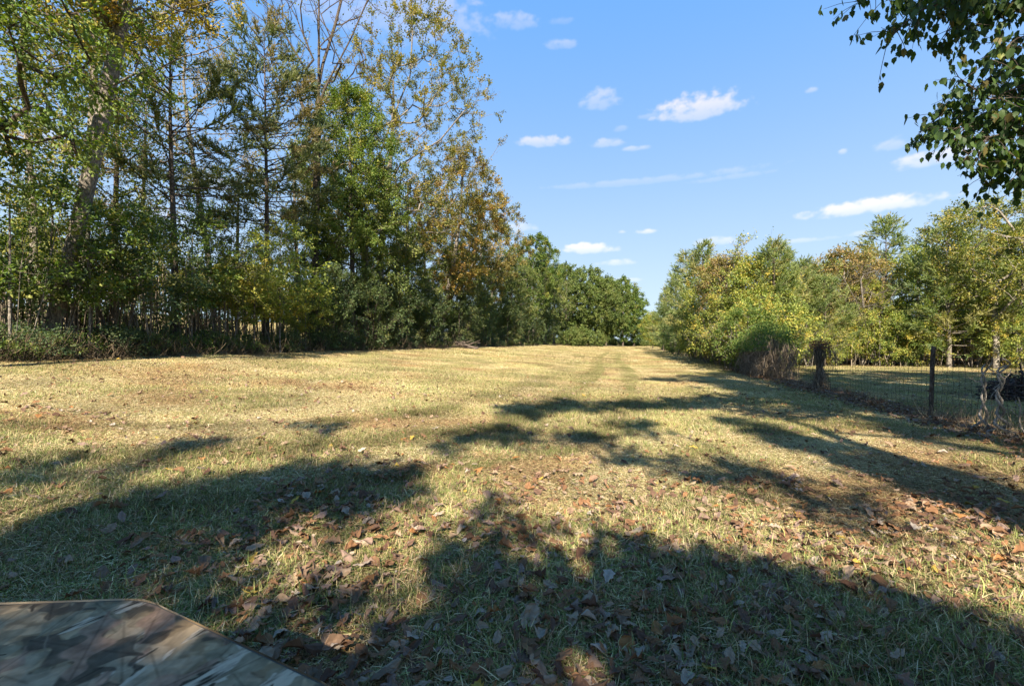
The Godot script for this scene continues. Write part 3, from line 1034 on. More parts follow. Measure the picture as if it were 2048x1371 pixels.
func build_left_understory() -> void:
	var sap := [shrub(5.4, 1.9, 170, {"cb": 1.5, "pal": GREEN, "ll": 0.12, "level": 0.7, "lk": 7, "k": 4, "stems_n": 2, "gap": 0.0}, 61), shrub(5.0, 2.0, 170, {"cb": 1.3, "pal": LIME, "ll": 0.13, "level": 0.7, "lk": 7, "k": 4, "stems_n": 2, "gap": 0.0}, 62),
		shrub(4.2, 1.7, 150, {"cb": 0.9, "pal": BLUISH, "ll": 0.11, "level": 0.5, "lk": 8, "k": 4, "stems_n": 3, "gap": -0.02}, 63), shrub(4.6, 1.6, 130, {"cb": 1.7, "pal": OLIVE, "ll": 0.11, "bare": 0.25, "stems_n": 4, "twiggy": true}, 64)]
	var low := [shrub(1.0, 0.95, 70, {"cb": 0.1, "pal": BLUISH, "ll": 0.08, "tl": 0.35, "stems_n": 9, "seg": 0.25, "bare": 0.35, "gap": 0.0, "twiggy": true}, 65), shrub(0.75, 0.9, 55, {"cb": 0.05, "pal": GREEN, "ll": 0.075, "tl": 0.3, "stems_n": 9, "seg": 0.25, "bare": 0.5, "gap": 0.0, "twiggy": true}, 66)]
	var dense := shrub(4.6, 2.1, 230, {"cb": 0.4, "pal": [[0.4, Color(0.125, 0.185, 0.085)], [0.3, Color(0.17, 0.22, 0.075)], [0.2, Color(0.08, 0.125, 0.055)], [0.1, Color(0.26, 0.25, 0.08)]], "ll": 0.115, "lk": 10, "k": 4, "stems_n": 8, "gap": 0.02, "wide": 0.38, "bare": 0.12, "twiggy": true}, 67)
	var front := [[18, 14.9, 0, 1.0, "green sapling nearest the field's left end, over dark weeds"], [105, 15.6, 2, 1.15, "bluish green sapling at the leaning trunk's foot"], [178, 15.0, 0, 0.95, "green sapling with spreading flat boughs right of the leaning trunk's foot"],
		[232, 15.6, 3, 1.0, "pale many-stemmed sapling, thinly leaved, left of the open cedar"], [300, 15.1, 2, 1.1, "bluish sapling standing just left of the open cedar's trunk"], [385, 15.4, 0, 1.0, "green sapling just right of the open cedar's trunk"],
		[452, 15.2, 3, 0.95, "thin brownish sapling between the two dark cedars"], [508, 14.9, 1, 1.0, "yellow-green sapling with sunlit boughs below the brownish cedar"], [560, 14.6, 1, 1.12, "brightest yellow-green sapling, reaching furthest into the field"],
		[612, 15.0, 1, 0.8, "low yellow-green sapling at the bare tree's foot"]]
	for q in front:
		plant("sapling", sap[q[2]], left(q[0], q[1]), q[0] * 0.37, q[3], bark_grey, q[4], "sapling", "saplings along the left edge of the field")
	var bush := [[668, 15.0, 0.95, "dense bluish green bush right of the bare tree's foot"], [735, 14.9, 1.0, "dense bush before the spreading tree's trunk"], [800, 15.0, 1.05, "dense bush under the spreading tree's long limb"],
		[862, 15.0, 1.05, "dense dark bush at the ochre tree's foot"], [918, 15.2, 1.1, "dense bush behind the heap of branches"], [968, 15.2, 1.15, "dense bush at the foot of the ragged brown tree"], [1015, 15.3, 1.25, "dense bush between the ragged brown tree and mid-green tree"],
		[1058, 15.4, 1.3, "dense bush at the mid-green tree's foot"], [1093, 15.4, 1.35, "dense bush at the corner where the left row ends"]]
	for q in bush:
		plant("bush", dense, left(q[0], q[1]), q[0] * 0.71, q[2], bark_dark, q[3], "bush", "dense bushes along the left edge")
	rng.seed = 88
	var o := stuff("undergrowth", "tangled undergrowth of saplings and weeds beneath the left trees", "undergrowth")
	var spots := [[], [], [], [], [], [], []]
	var u := -110.0
	while u < 1105.0:
		var dd := left_depth(u, 16.0)
		for k in (1 if u < 600.0 else 2):
			if u < 600.0 and rng.randf() < 0.85:
				continue
			var off := rng.randf_range(16.4, 20.5)
			var which := rng.randi() % 4
			if u > 600.0 and rng.randf() < 0.7:
				which = 4
			spots[which].append(stand(left(u + rng.randf_range(-12, 12), off), rng.randf_range(0.65, 1.1)))
		for k in 2:
			spots[5 + rng.randi() % 2].append(stand(left(u + rng.randf_range(-16, 16), rng.randf_range(14.7, 15.8)), rng.randf_range(0.45, 0.95)))
		u += 950.0 / dd * 0.5 * (1.0 if u < 800.0 else 1.6)
	for k in 14:
		spots[5 + k % 2].append(stand(left(rng.randf_range(-100, 640), rng.randf_range(17.0, 22.0)), rng.randf_range(1.0, 1.9)))
	for k in 4:
		scatter(o, sap[k], spots[k], bark_grey)
	scatter(o, dense, spots[4], bark_dark)
	scatter(o, low[0], spots[5], bark_dark)
	scatter(o, low[1], spots[6], bark_dark)
	# upright stems that show against the bright field behind
	var g := Geo.new()
	for k in 620:
		var uu := rng.randf_range(-200, 720)
		var p := left(uu, rng.randf_range(15.4, 20.0))
		var tall := rng.randf_range(1.4, 3.6)
		var pts := path(p, p + Vector3(rng.randf_range(-0.3, 0.3), tall, rng.randf_range(-0.3, 0.3)), 5, 0.12)
		var r := rng.randf_range(0.008, 0.03)
		tube(g, pts, PackedFloat32Array([r, r, r * 0.9, r * 0.75, r * 0.6, r * 0.4]), 4, Color(0.17, 0.14, 0.105) * rng.randf_range(0.4, 1.7))
	part("stems", g.mesh(), vinemat, o).set_meta("kind", "stuff")
	g = Geo.new()
	for k in 2600:                                    # dead stalks and brambles where the wood meets the lawn
		var p := left(rng.randf_range(-90, 1000), 14.3 + 1.9 * rng.randf() * (0.4 + 0.6 * rng.randf()))
		var tall := rng.randf_range(0.15, 0.95) * rng.randf_range(0.5, 1.0)
		var over := Vector3(rng.randf_range(-0.5, 0.5), tall, rng.randf_range(-0.4, 0.4))
		strand(g, p, p + over, rng.randf_range(0.003, 0.008), 0.04, Color(0.2, 0.155, 0.1) * rng.randf_range(0.4, 1.5), 4)
	part("stalks", g.mesh(), vinemat, o).set_meta("kind", "stuff")
	# heap of cut branches at the field's edge
	var h := thing("brush_heap", "heap of dark cut branches at the edge of the left bushes", "brush heap", left(925, 14.2))
	for k in 26:
		var b := Geo.new()
		var a := rng.randf_range(-0.7, 0.7) + (PI if rng.randf() < 0.5 else 0.0)
		var c := Vector3(rng.randf_range(-1.0, 1.0), rng.randf_range(0.05, 0.6), rng.randf_range(-0.5, 0.5))
		var dir := Vector3(cos(a), rng.randf_range(-0.15, 0.4), sin(a)).normalized() * rng.randf_range(0.7, 1.6)
		var r := rng.randf_range(0.02, 0.07)
		tube(b, path(c - dir * 0.5, c + dir * 0.6, 4, 0.15), PackedFloat32Array([r, r, r * 0.9, r * 0.7, r * 0.5]), 6, Color(0.075, 0.06, 0.05) * rng.randf_range(0.6, 1.8))
		part("branch", b.mesh(), vinemat, h)
	# woods and saplings across the bright field behind, seen between the trunks
	var w := stuff("woods", "far sunlit woods across the field behind the left trees", "woods")
	var far := broadleaf({"h": 13.0, "r": 4.4, "cb": 1.5, "tr": 0.2, "tips": 150, "k": 4, "lk": 9, "ll": 0.5, "tl": 1.1, "pal": OLIVE, "gap": -0.3, "twig": 0.03}, 71)
	var many := []
	for k in 60:
		var s := rng.randf_range(86, 100)
		var t := rng.randf_range(-45, 190)
		var x := -0.969 * s + 0.246 * t
		var d := 0.246 * s + 0.969 * t
		many.append(stand(Vector3(x, gy(x, d) - 0.2, -d), rng.randf_range(0.7, 1.1)))
	scatter(w, far, many, bark_grey)

func build_far_trees() -> void:
	var round := broadleaf({"h": 20.0, "r": 7.6, "cb": 2.2, "tr": 0.3, "tips": 420, "k": 5, "lk": 13, "ll": 0.42, "tl": 1.0, "pal": [[0.5, Color(0.16, 0.21, 0.06)], [0.25, Color(0.23, 0.25, 0.075)], [0.25, Color(0.10, 0.15, 0.045)]], "gap": -0.05, "wide": 0.55, "twig": 0.02}, 51)
	var dark := broadleaf({"h": 20.0, "r": 6.4, "cb": 2.0, "tr": 0.3, "tips": 380, "k": 5, "lk": 13, "ll": 0.42, "tl": 1.0, "pal": GREEN, "gap": -0.02, "wide": 0.55, "twig": 0.02}, 52)
	var row := [[1132, 104, round, 0.90, 0.5, "broad sunlit tree closing the field, left of the far gap"], [1178, 112, round, 0.95, 2.6, "tallest sunlit round tree at the field's far end"], [1212, 122, round, 0.90, 4.0, "sunlit round tree just right of the tallest far one"],
		[1246, 138, dark, 1.0, 1.1, "dark green round tree at the far end beside the gap"], [1268, 150, dark, 0.86, 3.0, "low dark tree at the gap where the field ends"], [1222, 160, dark, 1.1, 5.0, "dark tree behind the sunlit round trees"]]
	for q in row:
		plant("round_tree", q[2], at(q[0], q[1]), q[4], q[3], bark_dark, q[5], "tree", "round trees at the far end of the field")
	var low := shrub(3.4, 2.4, 130, {"cb": 0.3, "pal": [[0.5, Color(0.17, 0.22, 0.065)], [0.3, Color(0.12, 0.17, 0.05)], [0.2, Color(0.24, 0.25, 0.08)]], "ll": 0.3, "tl": 0.7, "stems_n": 5}, 53)
	var b := [[1140, 96, 1.0, "sunlit bush at the foot of the broad far tree"], [1163, 100, 1.2, "sunlit bush at the tallest round tree's foot"], [1196, 108, 0.9, "pale bush between the two sunlit round trees"]]
	for q in b:
		plant("bush", low, at(q[0], q[1]), q[0], q[2], bark_dark, q[3], "bush", "bushes at the far end of the field")
	var w := stuff("woods", "distant woods behind the field's far end", "woods")
	var far := broadleaf({"h": 15.0, "r": 5.4, "cb": 1.0, "tr": 0.25, "tips": 120, "k": 4, "lk": 9, "ll": 0.7, "tl": 1.4, "pal": GREEN, "gap": -0.3, "twig": 0.04}, 54)
	rng.seed = 91
	var many := []
	for k in 46:
		var d := rng.randf_range(185, 235)
		var x := rng.randf_range(-60, 150)
		many.append(stand(Vector3(x, gy(x, d) - 0.2, -d), rng.randf_range(0.6, 0.95)))
	scatter(w, far, many, bark_dark)
	# low dark fringe where the mown grass stops
	many = []
	for k in 60:
		var d := rng.randf_range(146, 162)
		var x := rng.randf_range(8, 52)
		many.append(stand(Vector3(x, gy(x, d), -d), rng.randf_range(0.4, 0.75)))
	scatter(stuff("undergrowth", "low dark fringe of weeds where the field ends", "undergrowth"), low, many, bark_dark)

# ---------- the trees along the fence and beyond the paddock ----------
func build_right_trees() -> void:
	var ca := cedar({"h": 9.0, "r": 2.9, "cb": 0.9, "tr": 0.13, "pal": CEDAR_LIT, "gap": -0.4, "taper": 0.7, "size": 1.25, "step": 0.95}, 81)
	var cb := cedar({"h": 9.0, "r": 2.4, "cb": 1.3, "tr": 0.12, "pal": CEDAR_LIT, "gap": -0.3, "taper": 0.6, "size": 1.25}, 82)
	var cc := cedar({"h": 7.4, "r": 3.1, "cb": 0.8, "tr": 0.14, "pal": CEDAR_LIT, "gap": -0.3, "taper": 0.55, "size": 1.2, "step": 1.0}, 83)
	var lime := broadleaf({"h": 7.8, "r": 2.9, "cb": 1.0, "tr": 0.1, "tips": 330, "k": 4, "lk": 11, "ll": 0.15, "pal": LIME, "gap": -0.1, "wide": 0.5, "asc": 0.7}, 84)
	var orange := broadleaf({"h": 7.6, "r": 2.5, "cb": 2.6, "tr": 0.1, "tips": 280, "k": 4, "lk": 10, "ll": 0.15, "pal": [[0.4, Color(0.34, 0.25, 0.09)], [0.3, Color(0.23, 0.24, 0.07)], [0.3, Color(0.4, 0.27, 0.12)]], "gap": -0.08, "wide": 0.65, "asc": 0.9, "twiggy": true}, 85)
	var olive := broadleaf({"h": 11.5, "r": 4.0, "cb": 2.5, "tr": 0.17, "tips": 380, "k": 4, "lk": 11, "ll": 0.17, "level": 0.55, "pal": OLIVE, "gap": -0.02, "wide": 0.6, "asc": 0.6, "twiggy": true}, 86)
	var wispy := broadleaf({"h": 8.4, "r": 2.4, "cb": 1.0, "tr": 0.09, "tips": 260, "k": 4, "lk": 8, "ll": 0.14, "pal": LIME, "gap": -0.05, "wide": 0.4, "asc": 1.2, "off": Vector2(0.8, 0), "twiggy": true, "bare": 0.15}, 87)
	var row := [["cedar_tree", 1405, 41, ca, 1.12, 0.0, bark_dark, "tallest cedar of the fence row, left-hand flank of the sunlit hedge"], ["cedar_tree", 1376, 51, cb, 1.24, 1.0, bark_dark, "cedar next behind the tallest one of the fence row"],
		["cedar_tree", 1350, 64, ca, 1.2, 2.2, bark_dark, "third cedar back along the fence row, shrinking towards the gap"], ["cedar_tree", 1327, 82, cb, 1.12, 3.0, bark_dark, "small far cedar in the fence row, second from the gap"],
		["broadleaf_tree", 1306, 104, lime, 1.05, 3.0, bark_dark, "yellow-tinted tree where the fence row meets the far gap"], ["broadleaf_tree", 1432, 36, lime, 1.0, 0.8, bark_grey, "yellow-green tree in front of the tallest fence-row cedar"],
		["broadleaf_tree", 1486, 28.5, wispy, 1.0, 0.0, bark_grey, "yellow-green tree with wispy windblown top sprigs above the fence row"], ["broadleaf_tree", 1455, 31.5, orange, 0.95, 1.2, bark_grey, "ochre-tinted tree between the wispy tree and the tallest cedar"],
		["cedar_tree", 1545, 26.5, cb, 0.8, 4.0, bark_dark, "cedar rising behind the vine-hung hedge end"], ["broadleaf_tree", 1520, 27.5, lime, 0.85, 2.6, bark_grey, "yellow-green tree filling the hedge beside its vine-hung end"],
		["cedar_tree", 1600, 30, cc, 0.88, 0.5, bark_dark, "low wide cedar behind the vine-wrapped post"], ["cedar_tree", 1648, 28.5, cc, 0.72, 2.0, bark_dark, "bright green cedar boughs nearest the paddock's far edge"],
		["broadleaf_tree", 1690, 32, orange, 1.02, 0.0, bark_grey, "round-topped tree with orange-tinted leaves beyond the paddock"], ["cedar_tree", 1775, 33, cb, 1.14, 5.0, bark_dark, "narrow cedar with a plume-like dark top beyond the paddock"],
		["broadleaf_tree", 1838, 31, lime, 1.0, 4.4, bark_grey, "yellow-green tree left of the wide cedar beyond the paddock"], ["cedar_tree", 1898, 27.5, cc, 1.08, 3.4, bark_grey, "wide spreading cedar beyond the paddock, boughs to the ground"],
		["broadleaf_tree", 1965, 34, olive, 1.08, 0.0, bark_grey, "tall olive tree overtopping the wide cedar, beyond the paddock"], ["cedar_tree", 2042, 26.5, ca, 0.92, 1.0, bark_grey, "cedar at the paddock's right end beside the pale trunk"],
		["broadleaf_tree", 2130, 29, lime, 1.1, 1.7, bark_grey, "yellow-green tree past the paddock's right end"], ["broadleaf_tree", 1730, 31, lime, 0.72, 5.2, bark_grey, "low yellow-green tree behind the bare grey tree"],
		["cedar_tree", 1985, 29.5, cb, 0.9, 2.9, bark_grey, "cedar directly behind the pale trunk beyond the paddock"], ["cedar_tree", 2200, 27, cc, 1.1, 4.9, bark_dark, "wide cedar furthest right beyond the paddock"]]
	for q in row:
		var at_ := at(q[1], q[2])
		plant(q[0], q[3], at_, q[5], q[4], q[6], q[7], "tree", "trees along the fence and behind the paddock")
	var p := at(1726, 30.0)
	var forks := [limb(p, [[1727, 640, 0.0], [1712, 600, 0.3], [1690, 560, 0.5], [1672, 535, 0.6]]), limb(p, [[1728, 625, 0.0], [1745, 585, -0.3], [1760, 545, -0.4], [1772, 520, -0.4]]), limb(p, [[1727, 610, 0.0], [1722, 560, 0.2], [1716, 515, 0.3]])]
	plant("bare_tree", broadleaf({"h": 6.6, "r": 1.9, "cb": 2.4, "tr": 0.085, "tips": 170, "k": 4, "lk": 0.12, "ll": 0.1, "pal": OLIVE, "twiggy": true, "asc": 1.0, "gap": -0.3, "bare": 0.6, "twig": 0.012, "trunk": 0.7, "stems": forks}, 88), p, 0, 1, bark_grey, "bare grey tree with forked limbs standing out against the cedars")
	p = at(1992, 26.0)
	plant("broadleaf_tree", broadleaf({"h": 9.5, "r": 2.9, "cb": 1.9, "tr": 0.16, "trunk": 0.55, "tips": 360, "k": 4, "lk": 10, "ll": 0.14, "pal": OLIVE, "gap": 0.0, "stems": [limb(p, [[1992, 640, 0.0], [2015, 610, 0.4], [2048, 580, 0.8], [2090, 560, 1.0]])]}, 89), p, 0, 1, bark_pale, "tree with smooth pale trunk and a low limb beyond the paddock")
	var sb := [shrub(3.6, 1.9, 170, {"cb": 0.3, "pal": LIME, "ll": 0.12, "stems_n": 5, "k": 4}, 91), shrub(3.0, 1.8, 160, {"cb": 0.3, "pal": GREEN, "ll": 0.11, "stems_n": 5, "k": 4}, 92), shrub(2.6, 1.5, 110, {"cb": 0.6, "pal": OLIVE, "ll": 0.1, "stems_n": 8, "bare": 0.3, "twiggy": true}, 93)]
	var bush := [[1496, 22.6, 1, 1.0, "dense dark green bush at the hedge's foot"], [1440, 29.5, 0, 1.1, "yellow-green bush along the fence before the tallest cedar"], [1516, 24.0, 0, 1.1, "sunlit yellow-green bush above the dark hedge bush"],
		[1462, 26.0, 2, 1.1, "twiggy olive bush on the fence, left of the dark hedge bush"], [1418, 34.0, 2, 1.2, "twiggy bush at the foot of the tallest fence-row cedar"], [1392, 40.5, 0, 1.0, "yellow-green bush on the fence under the second cedar"],
		[1352, 58.0, 1, 1.3, "green bush far along the fence row"], [1570, 25.5, 0, 1.0, "yellow-green bush behind the hanging dry vines"], [1620, 28.0, 2, 1.0, "twiggy olive bush behind the vine-wrapped post"],
		[1668, 28.6, 0, 0.7, "small lime bush at the paddock's edge under the round-topped tree"], [1760, 28.6, 0, 0.95, "lime bush at the paddock's edge right of the bare grey tree"], [1806, 28.8, 1, 1.0, "green bush at the paddock's edge below the plumed cedar"],
		[1848, 28.3, 0, 0.8, "yellow-green bush just left of the wide cedar's foot"], [1945, 28.0, 2, 1.0, "twiggy bush between the wide cedar and the pale trunk"], [2035, 25.4, 0, 0.8, "lime bush right of the pale trunk"], [2100, 26.0, 1, 1.0, "green bush past the paddock's right end"]]
	for q in bush:
		plant("bush", sb[q[2]], at(q[0], q[1]), q[0] * 0.53, q[3], bark_grey, q[4], "bush", "bushes along the fence and the paddock's far edge")
	rng.seed = 95
	var w := stuff("undergrowth", "tangle of bushes and thin stems under the right-hand trees", "undergrowth")
	var many := [[], [], []]
	for k in 46:
		var d := rng.randf_range(30.5, 36)
		var u := rng.randf_range(1560, 2230)
		many[rng.randi() % 3].append(stand(at(u, d), rng.randf_range(0.7, 1.2)))
	for k in 60:
		var t := rng.randf_range(24, 100)
		many[rng.randi() % 3].append(stand(along_fence(t, rng.randf_range(0.3, 2.5)), rng.randf_range(0.45, 0.95)))
	for k in 3:
		scatter(w, sb[k], many[k], bark_grey)
	var g := Geo.new()
	for k in 330:
		var q := at(rng.randf_range(1570, 2240), rng.randf_range(28.2, 31.5))
		if k > 250:
			q = along_fence(rng.randf_range(21.5, 60), rng.randf_range(-0.2, 0.6))
		var tall := rng.randf_range(0.7, 2.2)
		var lean := rv() * 0.5
		lean.y = tall
		var r := rng.randf_range(0.008, 0.028)
		tube(g, path(q, q + lean, 4, 0.12), PackedFloat32Array([r, r, r * 0.8, r * 0.6, r * 0.35]), 4, Color(0.27, 0.23, 0.17) * rng.randf_range(0.4, 1.5))
	part("stems", g.mesh(), vinemat, w).set_meta("kind", "stuff")
	var back := stuff("woods", "deeper woods behind the right-hand trees", "woods")
	many = []
	for k in 34:
		var d := rng.randf_range(38, 55)
		many.append(stand(at(rng.randf_range(1500, 2350), d), rng.randf_range(0.85, 1.2)))
	scatter(back, lime, many.slice(0, 17), bark_grey)
	scatter(back, cb, many.slice(17), bark_dark)

# ---------- trees that stand beside and behind the photographer and throw the foreground's shade ----------
func clump_tree(base: Vector3, targets: Array, o: Dictionary, sd: int) -> Array:   # crown clumps [ground x, ground depth, height, radius, tips] along the sun's ray
	rng.seed = sd
	var cot := 1.0 / tan(deg_to_rad(SUN_ELEV))
	var hx := sin(deg_to_rad(SUN_HEADING)) * cot
	var hd := cos(deg_to_rad(SUN_HEADING)) * cot
	var tips := []
	var mean := Vector3.ZERO
	for q in targets:
		var above: float = q[2] - gy(q[0], q[1])
		var c := Vector3(q[0] - hx * above, q[2], -(q[1] - hd * above)) - base
		mean += c / targets.size()
		for k in int(q[4]):
			var off := rv()
			while off.length() > 1.0:
				off = rv()
			tips.append(c + off * Vector3(q[3], q[3] * 0.55, q[3]))
	tips.sort_custom(func(p, q): return Vector2(p.x, p.z).length() < Vector2(q.x, q.z).length())
	var stems := [path(Vector3(0, -0.2, 0), Vector3(mean.x * 0.4, mean.y * 0.9, mean.z * 0.4), 9, 0.05)]
	var t := grow(stems, tips, 0.5, 0.8, 0.25)
	var g := Geo.new()
	foliage(g, null, t, o, mean)
	return [wood(t, o.tr, 0.01), g.mesh(), null]

func build_shade_trees() -> void:
	var o := {"tr": 0.15, "k": 4, "lk": 13, "ll": 0.15, "lw": 0.7, "tl": 0.5, "pal": GREEN}
	var b := Vector3(-4.6, gy(-4.6, -9.0), 9.0)
	plant("shade_tree", clump_tree(b, [[0.69, 2.68, 7.0, 0.28, 14], [0.99, 2.58, 7.3, 0.28, 14], [1.29, 2.39, 7.6, 0.28, 14], [1.53, 2.23, 7.0, 0.28, 14], [1.78, 2.03, 7.3, 0.28, 14], [2.00, 1.83, 7.6, 0.28, 14], [2.18, 1.71, 7.0, 0.28, 14], [0.68, 2.28, 7.4, 0.45, 6], [1.02, 2.19, 7.7, 0.45, 6], [1.26, 1.99, 8.0, 0.45, 6], [1.51, 1.88, 7.4, 0.45, 6], [0.61, 1.86, 7.7, 0.45, 6], [-0.08, 3.12, 7.8, 0.60, 3], [-0.42, 2.12, 8.1, 0.60, 3], [0.10, 2.46, 8.4, 0.60, 3], [-0.05, 1.94, 7.8, 0.60, 3], [-0.9, 1.9, 7.4, 0.6, 10], [-1.7, 1.7, 7.2, 0.7, 11], [-0.3, 1.5, 7.4, 0.6, 7], [-2.4, 1.8, 7.6, 0.7, 10], [2.9, 1.3, 7.2, 0.45, 12], [0.20, 2.74, 7.5, 0.45, 5], [0.01, 2.01, 7.8, 0.45, 5], [-0.09, 2.26, 8.1, 0.45, 5], [0.24, 2.21, 7.5, 0.45, 5]], o, 401),
		b, 0, 1, bark_grey, "leafy tree close behind the camouflage cover")
	b = Vector3(-3.6, gy(-3.6, -10.2), 10.2)
	plant("shade_tree", clump_tree(b, [[-2.93, 2.66, 9.2, 0.32, 11], [-2.83, 2.95, 9.5, 0.32, 11], [-2.72, 3.24, 9.8, 0.32, 11], [-2.54, 3.54, 9.2, 0.32, 11], [-2.34, 3.90, 9.5, 0.32, 11], [-2.02, 4.18, 9.8, 0.32, 11], [-1.65, 4.33, 9.2, 0.32, 11], [-1.26, 4.17, 9.5, 0.32, 11], [-1.92, 3.64, 9.0, 0.32, 5], [-2.21, 3.32, 9.3, 0.32, 5], [-2.47, 2.97, 9.6, 0.32, 5], [-2.57, 2.38, 8.4, 0.42, 7], [-2.30, 2.49, 8.7, 0.42, 7], [-2.03, 2.58, 9.0, 0.42, 7], [-4.08, 3.81, 10.4, 0.45, 3], [-3.78, 4.43, 10.7, 0.45, 3], [-3.33, 5.27, 11.0, 0.45, 3], [-2.85, 6.45, 10.4, 0.45, 3]], o, 402),
		b, 0, 1, bark_grey, "tree behind the field's left foreground, its shade falling in a long band")
	b = Vector3(4.4, gy(4.4, -8.5), 8.5)
	plant("shade_tree", clump_tree(b, [[0.59, 9.45, 13.2, 0.75, 28], [1.55, 10.31, 13.5, 0.75, 28], [2.79, 10.71, 13.8, 0.75, 28], [3.98, 10.71, 13.2, 0.75, 28], [5.49, 11.69, 13.6, 0.95, 34], [7.16, 12.36, 13.9, 0.95, 34], [7.39, 14.77, 14.2, 0.95, 34], [-0.44, 6.32, 11.2, 0.45, 7], [0.27, 6.98, 11.5, 0.45, 7], [1.20, 7.06, 11.8, 0.45, 7], [2.40, 7.98, 11.2, 0.45, 7], [4.02, 8.00, 9.8, 0.50, 14], [4.29, 6.73, 10.1, 0.50, 14], [4.41, 5.86, 10.4, 0.50, 14], [4.46, 5.14, 9.8, 0.50, 14], [4.46, 4.54, 10.1, 0.50, 14], [4.43, 4.02, 10.4, 0.50, 14], [6.34, 17.98, 14.6, 1.10, 26], [7.77, 16.84, 14.9, 1.10, 26], [9.88, 15.84, 15.2, 1.10, 26], [11.60, 22.54, 14.6, 1.10, 26], [7.93, 11.66, 11.0, 0.80, 22], [7.83, 9.91, 11.3, 0.80, 22], [6.84, 8.08, 11.6, 0.80, 22], [6.53, 6.81, 11.0, 0.80, 22], [1.65, 5.89, 9.4, 0.40, 4], [2.11, 5.40, 9.7, 0.40, 4], [2.83, 4.79, 10.0, 0.40, 4], [2.98, 4.31, 9.4, 0.40, 4]], o, 403),
		b, 0, 1, bark_grey, "tall tree behind the photographer with long high limbs reaching left")
	var big := broadleaf({"h": 18.0, "r": 4.6, "cb": 4.0, "tr": 0.3, "tips": 560, "k": 5, "lk": 15, "ll": 0.17, "lw": 0.7, "pal": GREEN, "gap": -0.05, "wide": 0.6}, 404)
	for q in [[9.4, -1.6, 0.0, 0.96, "big tree behind the near end of the wire fence"], [14.6, -0.4, 1.6, 1.0, "big tree in the paddock, second from the wire fence"], [19.4, -0.6, 3.7, 0.98, "big tree in the paddock, third from the wire fence"], [25.5, 0.0, 5.0, 0.95, "big tree in the paddock, furthest from the wire fence"], [11.6, -6.2, 2.4, 0.95, "big tree in the second row behind the paddock, nearest the fence"], [16.2, -6.4, 0.8, 0.97, "big tree in the middle of the second row behind the paddock"], [22.6, -6.0, 4.3, 0.93, "big tree at the far end of the second row behind the paddock"]]:
		plant("shade_tree", big, Vector3(q[0], gy(q[0], q[1]), -q[1]), q[2], q[3], bark_grey, q[4], "tree", "big trees behind the photographer")

func broad_leaf_mesh(sd: int) -> ArrayMesh:           # a pointed leaf with shoulders, hanging along -y
	rng.seed = sd
	var g := Geo.new()
	var w := [0.02, 0.24, 0.34, 0.27, 0.30, 0.17, 0.07, 0.0]
	var cup := rng.randf_range(0.1, 0.5)
	var arch := rng.randf_range(-0.25, 0.25)
	for k in 8:
		var t := k / 7.0
		for j in [-1.0, 0.0, 1.0]:
			g.v.append(Vector3(j * w[k] * rng.randf_range(0.9, 1.1), -t, cup * absf(j) * w[k] + arch * t * t))
			var m: float = 1.0 if j != 0.0 else 1.15
			g.c.append(Color(m, m, m))
	for k in 7:
		for j in 2:
			var b := k * 3 + j
			g.i.append_array(PackedInt32Array([b, b + 1, b + 3, b + 1, b + 4, b + 3]))
	return g.mesh()

